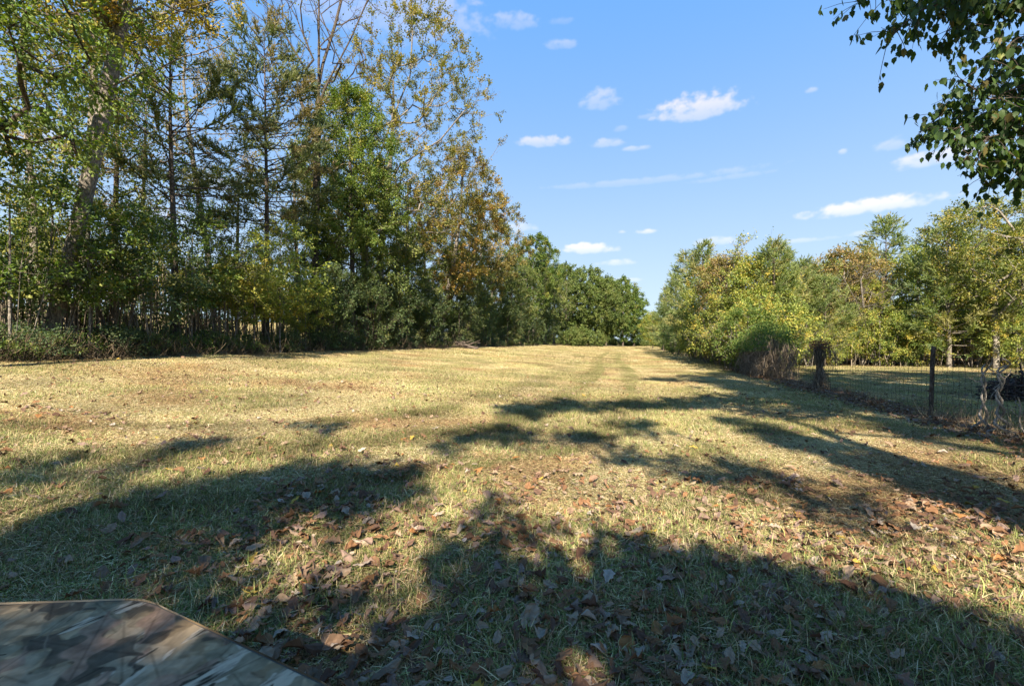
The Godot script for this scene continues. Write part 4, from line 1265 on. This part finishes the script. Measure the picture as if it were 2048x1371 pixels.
func build_overhang() -> void:
	var base := Vector3(8.6, gy(8.6, 1.2), -1.2)
	var o := thing("overhanging_tree", "tree beyond the fence whose dark leafy boughs hang into view above the paddock", "tree", base)
	rng.seed = 610
	var hub := at(2330, 5.2)
	hub.y = EYE + 3.9
	var w := Geo.new()
	tube(w, path(Vector3(0, -0.2, 0), Vector3(0.3, 9.5, 0.4), 10, 0.03), PackedFloat32Array([0.3, 0.2, 0.19, 0.18, 0.17, 0.16, 0.14, 0.12, 0.1, 0.07, 0.03]), 9, Color.WHITE)
	var runs := [[4.9, [2300, 40], [2180, -10], [2060, -25], [1960, -12], [1870, 0], [1790, 4], [1712, 22]], [4.7, [2300, 60], [2150, 20], [2040, 18], [1960, 40], [1900, 70], [1875, 100]], [4.6, [2250, 30], [2060, -10], [1930, 10], [1840, 40], [1795, 75], [1775, 100]],
		[5.0, [2300, 120], [2160, 110], [2060, 130], [1990, 160], [1960, 195]], [4.5, [2300, 160], [2160, 170], [2050, 185], [1985, 215], [1920, 165]], [4.8, [2300, 220], [2150, 215], [2040, 225], [1950, 235], [1885, 245], [1843, 280]],
		[4.5, [2300, 260], [2140, 270], [2040, 275], [1970, 290], [1945, 320]], [4.9, [2300, 300], [2130, 315], [2050, 330], [1990, 345], [1985, 380]], [4.7, [2300, 330], [2150, 350], [2080, 375], [2040, 395]], [4.4, [2280, 90], [2120, 75], [2030, 95], [1975, 140]], [4.6, [2300, 200], [2120, 250], [2020, 255], [1930, 270], [1900, 300]], [4.4, [2250, 280], [2100, 300], [2040, 345]]]
	tube(w, PackedVector3Array([Vector3(0.05, 3.4, 0.1), (hub - base) * 0.5 + Vector3(0, 1.6, 0), hub - base]), PackedFloat32Array([0.13, 0.1, 0.06]), 6, Color.WHITE)
	var shapes := []
	for k in 6:
		shapes.append(broad_leaf_mesh(620 + k))
	var cols := [Color(0.045, 0.088, 0.021), Color(0.063, 0.112, 0.027), Color(0.033, 0.068, 0.021), Color(0.225, 0.255, 0.053), Color(0.150, 0.128, 0.045)]
	var odds := [0.4, 0.28, 0.25, 0.035, 0.035]
	var leaves := []
	for r in runs:
		var dep: float = r[0]
		var pts := PackedVector3Array([hub - base])
		for k in range(1, r.size()):
			var q := Vector3((r[k][0] - 1024.0) / F * dep, EYE + (701.0 - r[k][1]) / F * dep, -dep)
			pts.append(q - base + rv() * 0.02)
		var rad := PackedFloat32Array()
		for k in pts.size():
			rad.append(lerpf(0.022, 0.003, float(k) / (pts.size() - 1)))
		tube(w, pts, rad, 5, Color.WHITE)
		for k in range(1, pts.size()):
			var n := int(pts[k].distance_to(pts[k - 1]) * 38.0) + 1
			for j in n:
				var p := pts[k - 1].lerp(pts[k], rng.randf())
				var side := rv() * Vector3(0.3, 0.24, 0.34)
				side.y -= 0.08
				tube(w, PackedVector3Array([p, p + side * 0.6 + Vector3(0, 0.02, 0), p + side]), PackedFloat32Array([0.004, 0.003, 0.002]), 3, Color.WHITE)
				for l in rng.randi_range(4, 8):
					var lp := p + side * rng.randf_range(0.35, 1.05) + rv() * 0.05
					var b := Basis(UPV, rng.randf() * TAU) * Basis(Vector3(1, 0, 0), rng.randf_range(-0.2, 0.75)) * Basis(Vector3(0, 1, 0), rng.randf_range(-0.8, 0.8))
					var ci := 0
					var roll := rng.randf()
					while ci < 4 and roll > odds[ci]:
						roll -= odds[ci]
						ci += 1
					leaves.append([lp, b * Basis.from_scale(Vector3.ONE * rng.randf_range(0.055, 0.105)), rng.randi() % 6, ci])
	part("trunk", w.mesh(), bark_dark, o)
	var mats := []
	for c in cols:
		var m: StandardMaterial3D = leafmat.duplicate()
		m.albedo_color = (c as Color).linear_to_srgb()
		m.roughness = 0.42
		mats.append(m)
	var seen := 0
	var rest := [[], [], [], [], [], []]
	for q in leaves:
		var world: Vector3 = q[0] + base
		var u := world.x / -world.z * F + 1024.0
		if u < 2050.0 and seen < 299:
			var l := part("leaf", shapes[q[2]], mats[q[3]], o)
			l.transform = Transform3D(q[1], q[0])
			seen += 1
		else:
			rest[q[2]].append(q)
	var f := Node3D.new()
	f.name = "foliage"
	f.set_meta("kind", "stuff")
	o.add_child(f)
	for k in 6:
		var mm := MultiMesh.new()
		mm.transform_format = MultiMesh.TRANSFORM_3D
		mm.use_colors = true
		mm.mesh = shapes[k]
		mm.instance_count = rest[k].size()
		for j in rest[k].size():
			mm.set_instance_transform(j, Transform3D(rest[k][j][1], rest[k][j][0]))
			mm.set_instance_color(j, cols[rest[k][j][3]])
		var mi := MultiMeshInstance3D.new()
		mi.name = "leaves"
		mi.multimesh = mm
		mi.material_override = leafmat
		mi.set_meta("kind", "stuff")
		f.add_child(mi, true)
	# the rest of its crown, above and beyond the frame
	rng.seed = 640
	var tips := []
	for k in 240:
		var p := rv()
		while p.length() > 1.0:
			p = rv()
		tips.append(Vector3(0.6, 8.6, -0.2) + p * Vector3(3.4, 2.4, 3.2))
	var t := grow([path(Vector3(0.1, 4.0, 0.1), Vector3(0.3, 9.3, 0.4), 6, 0.03)], tips, 0.6, 0.7, 0.25)
	var g := Geo.new()
	foliage(g, null, t, {"pal": GREEN, "k": 4, "lk": 10, "ll": 0.14, "lw": 0.7, "tl": 0.5}, Vector3(0.6, 8.0, 0))
	part("crown", g.mesh(), leafmat, o)
	part("branches", wood(t, 0.1, 0.008), bark_dark, o)

# ---------- wire fence ----------
func build_fence() -> void:
	var o := thing("wire_fence", "sagging woven wire fence with dark posts along the paddock", "fence", along_fence(10.7))
	var base := o.position
	rng.seed = 700
	for t in [5.2, 10.7, 16.1, 21.6, 27.0, 33.0, 39.0]:
		var g := Geo.new()
		var p := along_fence(t) - base
		var tall := 1.36 + rng.randf_range(-0.04, 0.04)
		var lean := Vector3(rng.randf_range(-0.05, 0.07), tall, rng.randf_range(-0.05, 0.05))
		var pts := PackedVector3Array()
		var rad := PackedFloat32Array()
		for k in 9:
			pts.append(p + Vector3(0, -0.2, 0) + (lean + Vector3(0, 0.2, 0)) * (k / 8.0) + Vector3(rng.randf_range(-0.006, 0.006), 0, rng.randf_range(-0.006, 0.006)))
			rad.append(0.036 * rng.randf_range(0.88, 1.1))
		pts.append(pts[8] + Vector3(0.005, 0.012, 0))
		rad.append(0.03)
		pts.append(pts[9] + Vector3(0, 0.001, 0))
		rad.append(0.001)
		tube(g, pts, rad, 9, Color.WHITE)
		part("post", g.mesh(), bark_dark, o)
	var w := Geo.new()
	var rust := Color(0.075, 0.06, 0.052)
	for h in [0.06, 0.16, 0.27, 0.39, 0.53, 0.69, 0.86, 1.05, 1.22]:
		var pts := PackedVector3Array()
		var rad := PackedFloat32Array()
		var t := 4.0
		while t < 40.0:
			pts.append(along_fence(t) - base + Vector3(0, h - 0.05 * sin(PI * fmod(t - 5.2, 5.45) / 5.45) + 0.012 * sin(t * 3.1 + h * 9.0), 0))
			rad.append(0.003)
			t += 0.45
		tube(w, pts, rad, 3, rust)
	var t := 4.0
	while t < 40.0:
		var pts := PackedVector3Array()
		var rad := PackedFloat32Array()
		for k in 10:
			var h := 0.04 + 1.19 * k / 9.0
			pts.append(along_fence(t + 0.018 * sin(k * 1.9 + t * 7.0), 0.006 * sin(k * 2.3 + t)) - base + Vector3(0, h - 0.05 * sin(PI * fmod(absf(t - 5.2), 5.45) / 5.45), 0))
			rad.append(0.003)
		tube(w, pts, rad, 3, rust)
		t += 0.155
	var m := StandardMaterial3D.new()
	m.vertex_color_use_as_albedo = true
	m.roughness = 0.7
	m.metallic = 0.3
	part("wire_mesh", w.mesh(), m, o).set_meta("kind", "stuff")

# ---------- dead vines, weeds and brush along the fence ----------
func strand(g: Geo, from: Vector3, to: Vector3, r: float, wander: float, col: Color, steps := 10) -> void:
	var pts := PackedVector3Array()
	var rad := PackedFloat32Array()
	var drift := Vector3.ZERO
	for k in steps + 1:
		var t := float(k) / steps
		drift = drift * 0.7 + rv() * wander
		pts.append(from.lerp(to, t) + drift * sin(PI * minf(t * 1.15 + 0.02, 1.0)))
		rad.append(r * lerpf(1.0, 0.6, t))
	tube(g, pts, rad, 4, col)

func twisted(where: Vector3, tall: float, r: float, strands: int, turns: float, lean: Vector3, label: String, sd: int) -> void:
	rng.seed = sd
	var o := thing("twisted_vine", label, "vine", where, 0.0, "twisted vines on the fence")
	for s in strands:
		var g := Geo.new()
		var pts := PackedVector3Array()
		var rad := PackedFloat32Array()
		for k in 27:
			var t := k / 26.0
			var a := TAU * (turns * t + float(s) / strands) + 0.3 * sin(t * 9.0)
			var spread := r * (1.05 + 6.0 * pow(1.0 - t, 6.0) + 4.0 * pow(t, 10.0))
			pts.append(Vector3(cos(a) * spread, tall * t * (1.0 - 0.1 * s), sin(a) * spread) + lean * t * t + Vector3(0.025 * sin(t * 7.0 + sd), 0, 0))
			rad.append(r * lerpf(1.0, 0.5, t) * (1.0 + 0.12 * sin(k * 2.4 + s)))
		tube(g, pts, rad, 7, Color.WHITE)
		part("strand", g.mesh(), bark_pale, o)
	for k in 4:
		var g := Geo.new()
		var y := tall * rng.randf_range(0.3, 1.0)
		var a := rng.randf() * TAU
		strand(g, Vector3(0, y, 0) + lean * pow(y / tall, 2), Vector3(cos(a) * 0.3, y + rng.randf_range(-0.25, 0.2), sin(a) * 0.12), r * 0.35, 0.03, Color.WHITE, 6)
		part("tendril", g.mesh(), bark_pale, o)

func build_vines() -> void:
	var tan_ := Color(0.25, 0.2, 0.145)
	# the post wholly wrapped in dead vines
	rng.seed = 710
	var p := along_fence(16.1)
	var o := thing("vine_wrapped_post", "fence post wrapped in shaggy dead vines with a rusty brown cap", "vine", p)
	var g := Geo.new()
	for k in 130:
		var a := rng.randf() * TAU
		var wide := 0.42 * sqrt(rng.randf())
		var top := Vector3(cos(a) * wide, 1.5 - wide * wide * 1.6 - rng.randf_range(0.0, 0.15), sin(a) * wide * 0.8)
		var b := a + rng.randf_range(-1.0, 1.0)
		if k % 3 == 0:                                  # hangs free from the top
			strand(g, top, top + Vector3(cos(a) * 0.12, -rng.randf_range(0.25, 0.75), sin(a) * 0.1), rng.randf_range(0.004, 0.01), 0.08, tan_ * rng.randf_range(0.25, 1.1), 8)
		else:                                            # climbs the post, feet splayed
			var foot := 0.08 + 0.3 * rng.randf() * rng.randf()
			var waist := Vector3(cos(b) * 0.06, rng.randf_range(0.45, 0.8), sin(b) * 0.06)
			strand(g, top * Vector3(0.5, 1, 0.5), waist, rng.randf_range(0.006, 0.016), 0.04, tan_ * rng.randf_range(0.25, 1.0), 7)
			strand(g, waist, Vector3(cos(b) * foot, -0.02, sin(b) * foot), rng.randf_range(0.006, 0.016), 0.04, tan_ * rng.randf_range(0.3, 1.1), 7)
	part("stems", g.mesh(), vinemat, o)
	g = Geo.new()
	for k in 420:
		var a := rng.randf() * TAU
		var q := Vector3(cos(a) * 0.33 * sqrt(rng.randf()), 1.42 + rng.randf_range(-0.16, 0.1), sin(a) * 0.3 * sqrt(rng.randf()))
		var d := (rv() + Vector3(0, -0.3, 0)).normalized()
		leaf(g, q, d, d.cross(rv()).normalized(), rng.randf_range(0.04, 0.08), 0.03, Color(0.25, 0.125, 0.06) * rng.randf_range(0.5, 1.4))
	for k in 500:
		var a := rng.randf() * TAU
		var q := Vector3(cos(a) * rng.randf_range(0.05, 0.26), rng.randf_range(0.0, 0.5), sin(a) * rng.randf_range(0.05, 0.26))
		var d := (rv() * 0.5 + Vector3(0, 1, 0)).normalized()
		leaf(g, q, d, d.cross(rv()).normalized(), rng.randf_range(0.1, 0.22), 0.008, tan_ * rng.randf_range(0.5, 1.3))
	part("dead_leaves", g.mesh(), drymat, o)
	# the end of the hedge: a mound of vines, green on top, bare stems below
	rng.seed = 720
	p = along_fence(22.2)
	o = thing("vine_thicket", "vine-smothered hedge end, green above and bare tan stems below", "vine", p)
	g = Geo.new()
	var along := Vector3(0.246, 0, -0.969)
	var across := Vector3(0.969, 0, 0.246)
	for k in 800:
		var e := rng.randf_range(-1.9, 2.4)
		var c := rng.randf_range(-0.75, 0.75)
		var arch := sqrt(maxf(0.05, 1.0 - pow(e / 2.9, 2)))
		var top := along * e + across * c * 0.8 + Vector3(0, (0.7 + rng.randf() * 1.35) * arch, 0)
		strand(g, top, along * (e + rng.randf_range(-0.3, 0.3)) + across * c * 1.1 + Vector3(0, rng.randf_range(-0.02, 0.25), 0), rng.randf_range(0.003, 0.012), 0.16, tan_ * rng.randf_range(0.35, 1.5), 9)
	for k in 12:
		var e := rng.randf_range(-1.8, 2.3)
		strand(g, along * e + Vector3(0, 1.8, 0), along * (e + rng.randf_range(-0.2, 0.2)), rng.randf_range(0.02, 0.04), 0.05, tan_ * rng.randf_range(0.5, 1.2), 8)
	part("stems", g.mesh(), vinemat, o)
	g = Geo.new()
	for k in 7500:
		var e := rng.randf_range(-2.2, 2.6)
		var a := rng.randf_range(-1.75, 1.75)
		var arch := sqrt(maxf(0.05, 1.0 - pow(e / 3.0, 2))) * (1.0 + 0.55 * gapn.get_noise_2d(e * 3.5 + 20.0, a * 2.0))
		var rr := rng.randf_range(0.6, 1.05) * arch
		var q := along * e + across * sin(a) * rr * 0.95 + Vector3(0, 1.25 + cos(a) * rr * 0.95 + 0.12 * gapn.get_noise_3d(e * 4.0, a * 2.0, 0), 0)
		if q.y < 1.1 + 0.35 * gapn.get_noise_2d(e * 3.0, 7.0) and rng.randf() < 0.85 * smoothstep(-2.6, 0.0, 2.0 - e):
			continue
		var d := (across * sin(a) + Vector3(0, cos(a) - 0.5, 0) + rv() * 0.8).normalized()
		leaf(g, q, d, d.cross(rv()).normalized(), rng.randf_range(0.05, 0.09), rng.randf_range(0.03, 0.05), pick(GREEN) * rng.randf_range(0.7, 1.4))
	part("foliage", g.mesh(), leafmat, o)
	# thin curtain of dry vines hanging on the wire between the hedge end and the wrapped post
	rng.seed = 730
	p = along_fence(19.0)
	o = thing("hanging_vine", "curtain of thin dry vines hanging on the wire beside the hedge end", "vine", p)
	g = Geo.new()
	for k in 70:
		var e := -1.1 + 1.7 * pow(rng.randf(), 0.6)
		var top := along * e + across * rng.randf_range(-0.12, 0.12) + Vector3(0, rng.randf_range(1.05, 1.4), 0)
		strand(g, top, along * (e + rng.randf_range(-0.35, 0.35)) + across * rng.randf_range(-0.2, 0.2) + Vector3(0, rng.randf_range(0.0, 0.7), 0), rng.randf_range(0.004, 0.012), 0.07, tan_ * rng.randf_range(0.2, 1.0))
	part("stems", g.mesh(), vinemat, o)
	# twisted old vines standing on the wire nearest the camera
	twisted(along_fence(9.34), 1.22, 0.021, 2, 2.3, Vector3(0.1, 0, 0), "twisted pale vine, the one nearer the dark fence post, with kinked loops", 741)
	twisted(along_fence(8.96), 1.22, 0.025, 2, 3.4, Vector3(0.05, 0, 0), "tightly twisted pale vine forking like a Y at its top", 742)
	twisted(along_fence(8.575), 0.66, 0.016, 1, 0.4, Vector3(-0.02, 0, 0), "short bent vine stub rising at the right of the twisted pair", 743)
	rng.seed = 750
	var wd := stuff("dry_weeds", "dry tan weed stalks standing in the leaf drift under the fence", "weeds")
	g = Geo.new()
	for k in 620:
		var t := rng.randf_range(4.5, 21.0) if k % 3 else rng.randf_range(8.0, 10.6)
		var q := along_fence(t, rng.randf_range(-0.3, 0.35))
		var tall := rng.randf_range(0.08, 0.4)
		strand(g, q, q + Vector3(rng.randf_range(-0.2, 0.2), tall, rng.randf_range(-0.2, 0.2)), rng.randf_range(0.0018, 0.004), 0.012, Color(0.36, 0.28, 0.18) * rng.randf_range(0.5, 1.3), 4)
	for k in 60:
		var q := at(rng.randf_range(1040, 1140), rng.randf_range(28, 60))
		strand(g, q, q + Vector3(rng.randf_range(-0.1, 0.1), rng.randf_range(0.3, 0.8), 0), 0.006, 0.02, Color(0.36, 0.3, 0.18), 4)
	part("stalks", g.mesh(), vinemat, wd).set_meta("kind", "stuff")
	# dark brush piled in the paddock
	rng.seed = 760
	var hp := thing("brush_heap", "dark rounded brush heap in the paddock behind the twisted vines", "brush heap", at(2058, 11.8))
	for k in 44:
		var b := Geo.new()
		var a := rng.randf() * TAU
		var c := Vector3(cos(a) * rng.randf_range(0.0, 0.9), rng.randf_range(0.05, 0.55), sin(a) * rng.randf_range(0.0, 0.7))
		var d := rv()
		d.y *= 0.5
		d = d.normalized() * rng.randf_range(0.5, 1.1)
		strand(b, c - d * 0.5, c + d * 0.5, rng.randf_range(0.008, 0.03), 0.03, Color(0.06, 0.05, 0.045) * rng.randf_range(0.5, 1.8), 6)
		part("branch", b.mesh(), vinemat, hp)
	g = Geo.new()
	for k in 2600:
		var d := rv()
		while d.length() > 1.0 or d.y < 0.0:
			d = rv()
		var q := d.normalized() * rng.randf_range(0.6, 1.0) * Vector3(1.15, 0.72, 0.8)
		d = rv().normalized()
		leaf(g, q, d, d.cross(rv()).normalized(), rng.randf_range(0.05, 0.1), 0.04, Color(0.07, 0.055, 0.05) * rng.randf_range(0.4, 1.6))
	part("dead_leaves", g.mesh(), drymat, hp)

# ---------- the camouflage cover at the camera's feet ----------
func camo_picture() -> ImageTexture:
	var S := 768
	var im := Image.create_empty(S, S, false, Image.FORMAT_RGB8)
	var a := FastNoiseLite.new()
	a.seed = 31
	a.frequency = 0.006
	a.fractal_octaves = 4
	for y in S:
		for x in S:
			var n := a.get_noise_2d(x * 1.0, y * 1.7)
			var c := Color(0.264, 0.218, 0.162)
			c = c.lerp(Color(0.459, 0.396, 0.307), smoothstep(0.02, 0.22, n))
			c = c.lerp(Color(0.109, 0.095, 0.082), smoothstep(-0.04, -0.22, n))
			c = c.lerp(Color(0.195, 0.166, 0.134), clampf(0.25 + 0.9 * a.get_noise_2d(x * 5.0 + 900.0, y * 1.6), 0.0, 0.8))
			im.set_pixel(x, y, c.linear_to_srgb())
	rng.seed = 32
	for k in 120:
		var kind := [0, 1, 2, 3, 0, 4, 2][k % 7] as int
		var cx := rng.randf() * S
		var cy := rng.randf() * S
		var yaw := rng.randf() * TAU
		var len := rng.randf_range(60, 130)
		var wid := len * rng.randf_range(0.2, 0.36)
		var c: Color = [Color(0.25, 0.24, 0.2), Color(0.1, 0.092, 0.085), Color(0.6, 0.585, 0.56), Color(0.3, 0.225, 0.2), Color(0.36, 0.325, 0.275)][kind]
		if kind == 2:
			len *= 1.3
			wid = len * 0.17
			yaw = 1.15 + rng.randf_range(-0.3, 0.3)
		for y in range(int(cy - len), int(cy + len)):
			for x in range(int(cx - len), int(cx + len)):
				var dx := (x - cx) * cos(yaw) + (y - cy) * sin(yaw)
				var dy := -(x - cx) * sin(yaw) + (y - cy) * cos(yaw)
				var t := dx / len * 0.5 + 0.5
				if t < 0.0 or t > 1.0:
					continue
				var e := wid * pow(sin(PI * t), 0.8) * (1.0 + 0.6 * sin(t * 19.0) if kind != 2 else 1.0 + 0.5 * a.get_noise_2d(x * 9.0, y * 9.0))
				if absf(dy) > e:
					continue
				var q := c
				if kind == 2:
					q = c.lerp(Color(0.05, 0.048, 0.045), clampf(0.25 + 2.2 * a.get_noise_2d(dx * 1.5, dy * 9.0), 0.0, 1.0))
				else:
					q = c.lerp(c * 0.55, clampf(1.0 - absf(dy) / 3.0, 0.0, 0.8)) * (1.0 + 0.5 * a.get_noise_2d(x * 5.0, y * 5.0))
				im.set_pixel(posmod(x, S), posmod(y, S), im.get_pixel(posmod(x, S), posmod(y, S)).lerp(q.linear_to_srgb(), 0.82 * smoothstep(0.0, 0.25, 1.0 - absf(dy) / e)))
	for k in 6:                                     # printed twigs
		var pt := Vector2(rng.randf() * S, rng.randf() * S)
		var yaw := rng.randf() * TAU
		var dark := rng.randf() < 0.6
		for n in 330:
			yaw += rng.randf_range(-0.11, 0.11)
			pt += Vector2(cos(yaw), sin(yaw))
			for w in range(-1, 2):
				im.set_pixel(posmod(int(pt.x - sin(yaw) * w), S), posmod(int(pt.y + cos(yaw) * w), S), (Color(0.06, 0.055, 0.05) if dark else Color(0.22, 0.2, 0.175)).linear_to_srgb())
	im.resize(300, 300, Image.INTERPOLATE_LANCZOS)
	im.resize(768, 768, Image.INTERPOLATE_CUBIC)
	return ImageTexture.create_from_image(im)

func build_camo() -> void:
	var rise := 0.635
	var o := thing("camouflage_cover", "camouflage-printed fabric cover stretched over a low box near the photographer", "cover", Vector3(-1.1, gy(-1.1, 0.9), -0.9))
	var rim := [Vector2(-2.4, 1.29), Vector2(-1.085, 1.372), Vector2(-0.375, 1.01), Vector2(-0.12, 0.60), Vector2(-0.16, 0.28), Vector2(-2.4, 0.28)]   # x, depth
	var ring := PackedVector2Array()
	for k in rim.size():                              # soften the corners
		var a: Vector2 = rim[(k + rim.size() - 1) % rim.size()]
		var b: Vector2 = rim[k]
		var c: Vector2 = rim[(k + 1) % rim.size()]
		for j in 5:
			var t := j / 4.0
			var p := b + (a - b).normalized() * 0.06
			var q := b + (c - b).normalized() * 0.06
			ring.append(p.lerp(b, t).lerp(b.lerp(q, t), t))
	var m := StandardMaterial3D.new()
	m.albedo_texture = camo_picture()
	m.roughness = 0.8
	m.metallic_specular = 0.12
	m.albedo_color = Color(0.92, 0.85, 0.74)
	m.heightmap_enabled = true
	m.heightmap_texture = noise_tex(0.2, null, 256, 44)
	m.heightmap_scale = 0.08
	var centre := Vector2.ZERO
	for p in ring:
		centre += p / ring.size()
	var g := Geo.new()
	var count := ring.size()
	var rows := [0.0, 0.3, 0.6, 0.82, 0.95, 0.99, 1.0]
	for k in rows.size():
		for p in ring:
			var q := centre.lerp(p, rows[k])
			var sag: float = -0.02 * (1.0 - rows[k] * rows[k]) + 0.006 * sin(q.x * 9.0) * sin(q.y * 7.0) * (1.0 - pow(rows[k], 6.0)) - (0.004 if k == 6 else 0.0)
			g.v.append(Vector3(q.x, rise + sag, -q.y) - o.position + Vector3(0, o.position.y, 0))
			g.u.append(q * 0.95)
			g.n.append(Vector3(0.03 * cos(q.x * 9.0), 1, 0.03 * cos(q.y * 7.0)).normalized())
	for k in rows.size() - 1:
		for j in count:
			var j1 := (j + 1) % count
			g.i.append_array(PackedInt32Array([k * count + j, (k + 1) * count + j, k * count + j1, k * count + j1, (k + 1) * count + j, (k + 1) * count + j1]))
	part("top_panel", g.mesh(), m, o)
	g = Geo.new()
	for k in 7:
		for j in count + 1:
			var p := ring[j % count]
			var out := (p - centre).normalized()
			var y := (rise - 0.006) * (1.0 - k / 6.0) + 0.01
			var q := p + out * (0.012 * sin(j * 1.7 + k * 0.6) * k / 6.0 + 0.02 * k / 6.0)
			g.v.append(Vector3(q.x, y, -q.y) - o.position + Vector3(0, o.position.y, 0))
			g.u.append(Vector2(j * 0.11, y))
			g.n.append(Vector3(out.x, 0, -out.y))
	for k in 6:
		for j in count:
			var b := k * (count + 1) + j
			g.i.append_array(PackedInt32Array([b, b + count + 1, b + 1, b + 1, b + count + 1, b + count + 2]))
	part("side_skirt", g.mesh(), m, o)
	g = Geo.new()
	var pts := PackedVector3Array()
	var rad := PackedFloat32Array()
	for j in count + 1:
		var p := ring[j % count]
		pts.append(Vector3(p.x, rise - 0.006, -p.y) - o.position + Vector3(0, o.position.y, 0))
		rad.append(0.005)
	tube(g, pts, rad, 6, Color(0.12, 0.105, 0.085))
	part("hem", g.mesh(), vinemat, o)
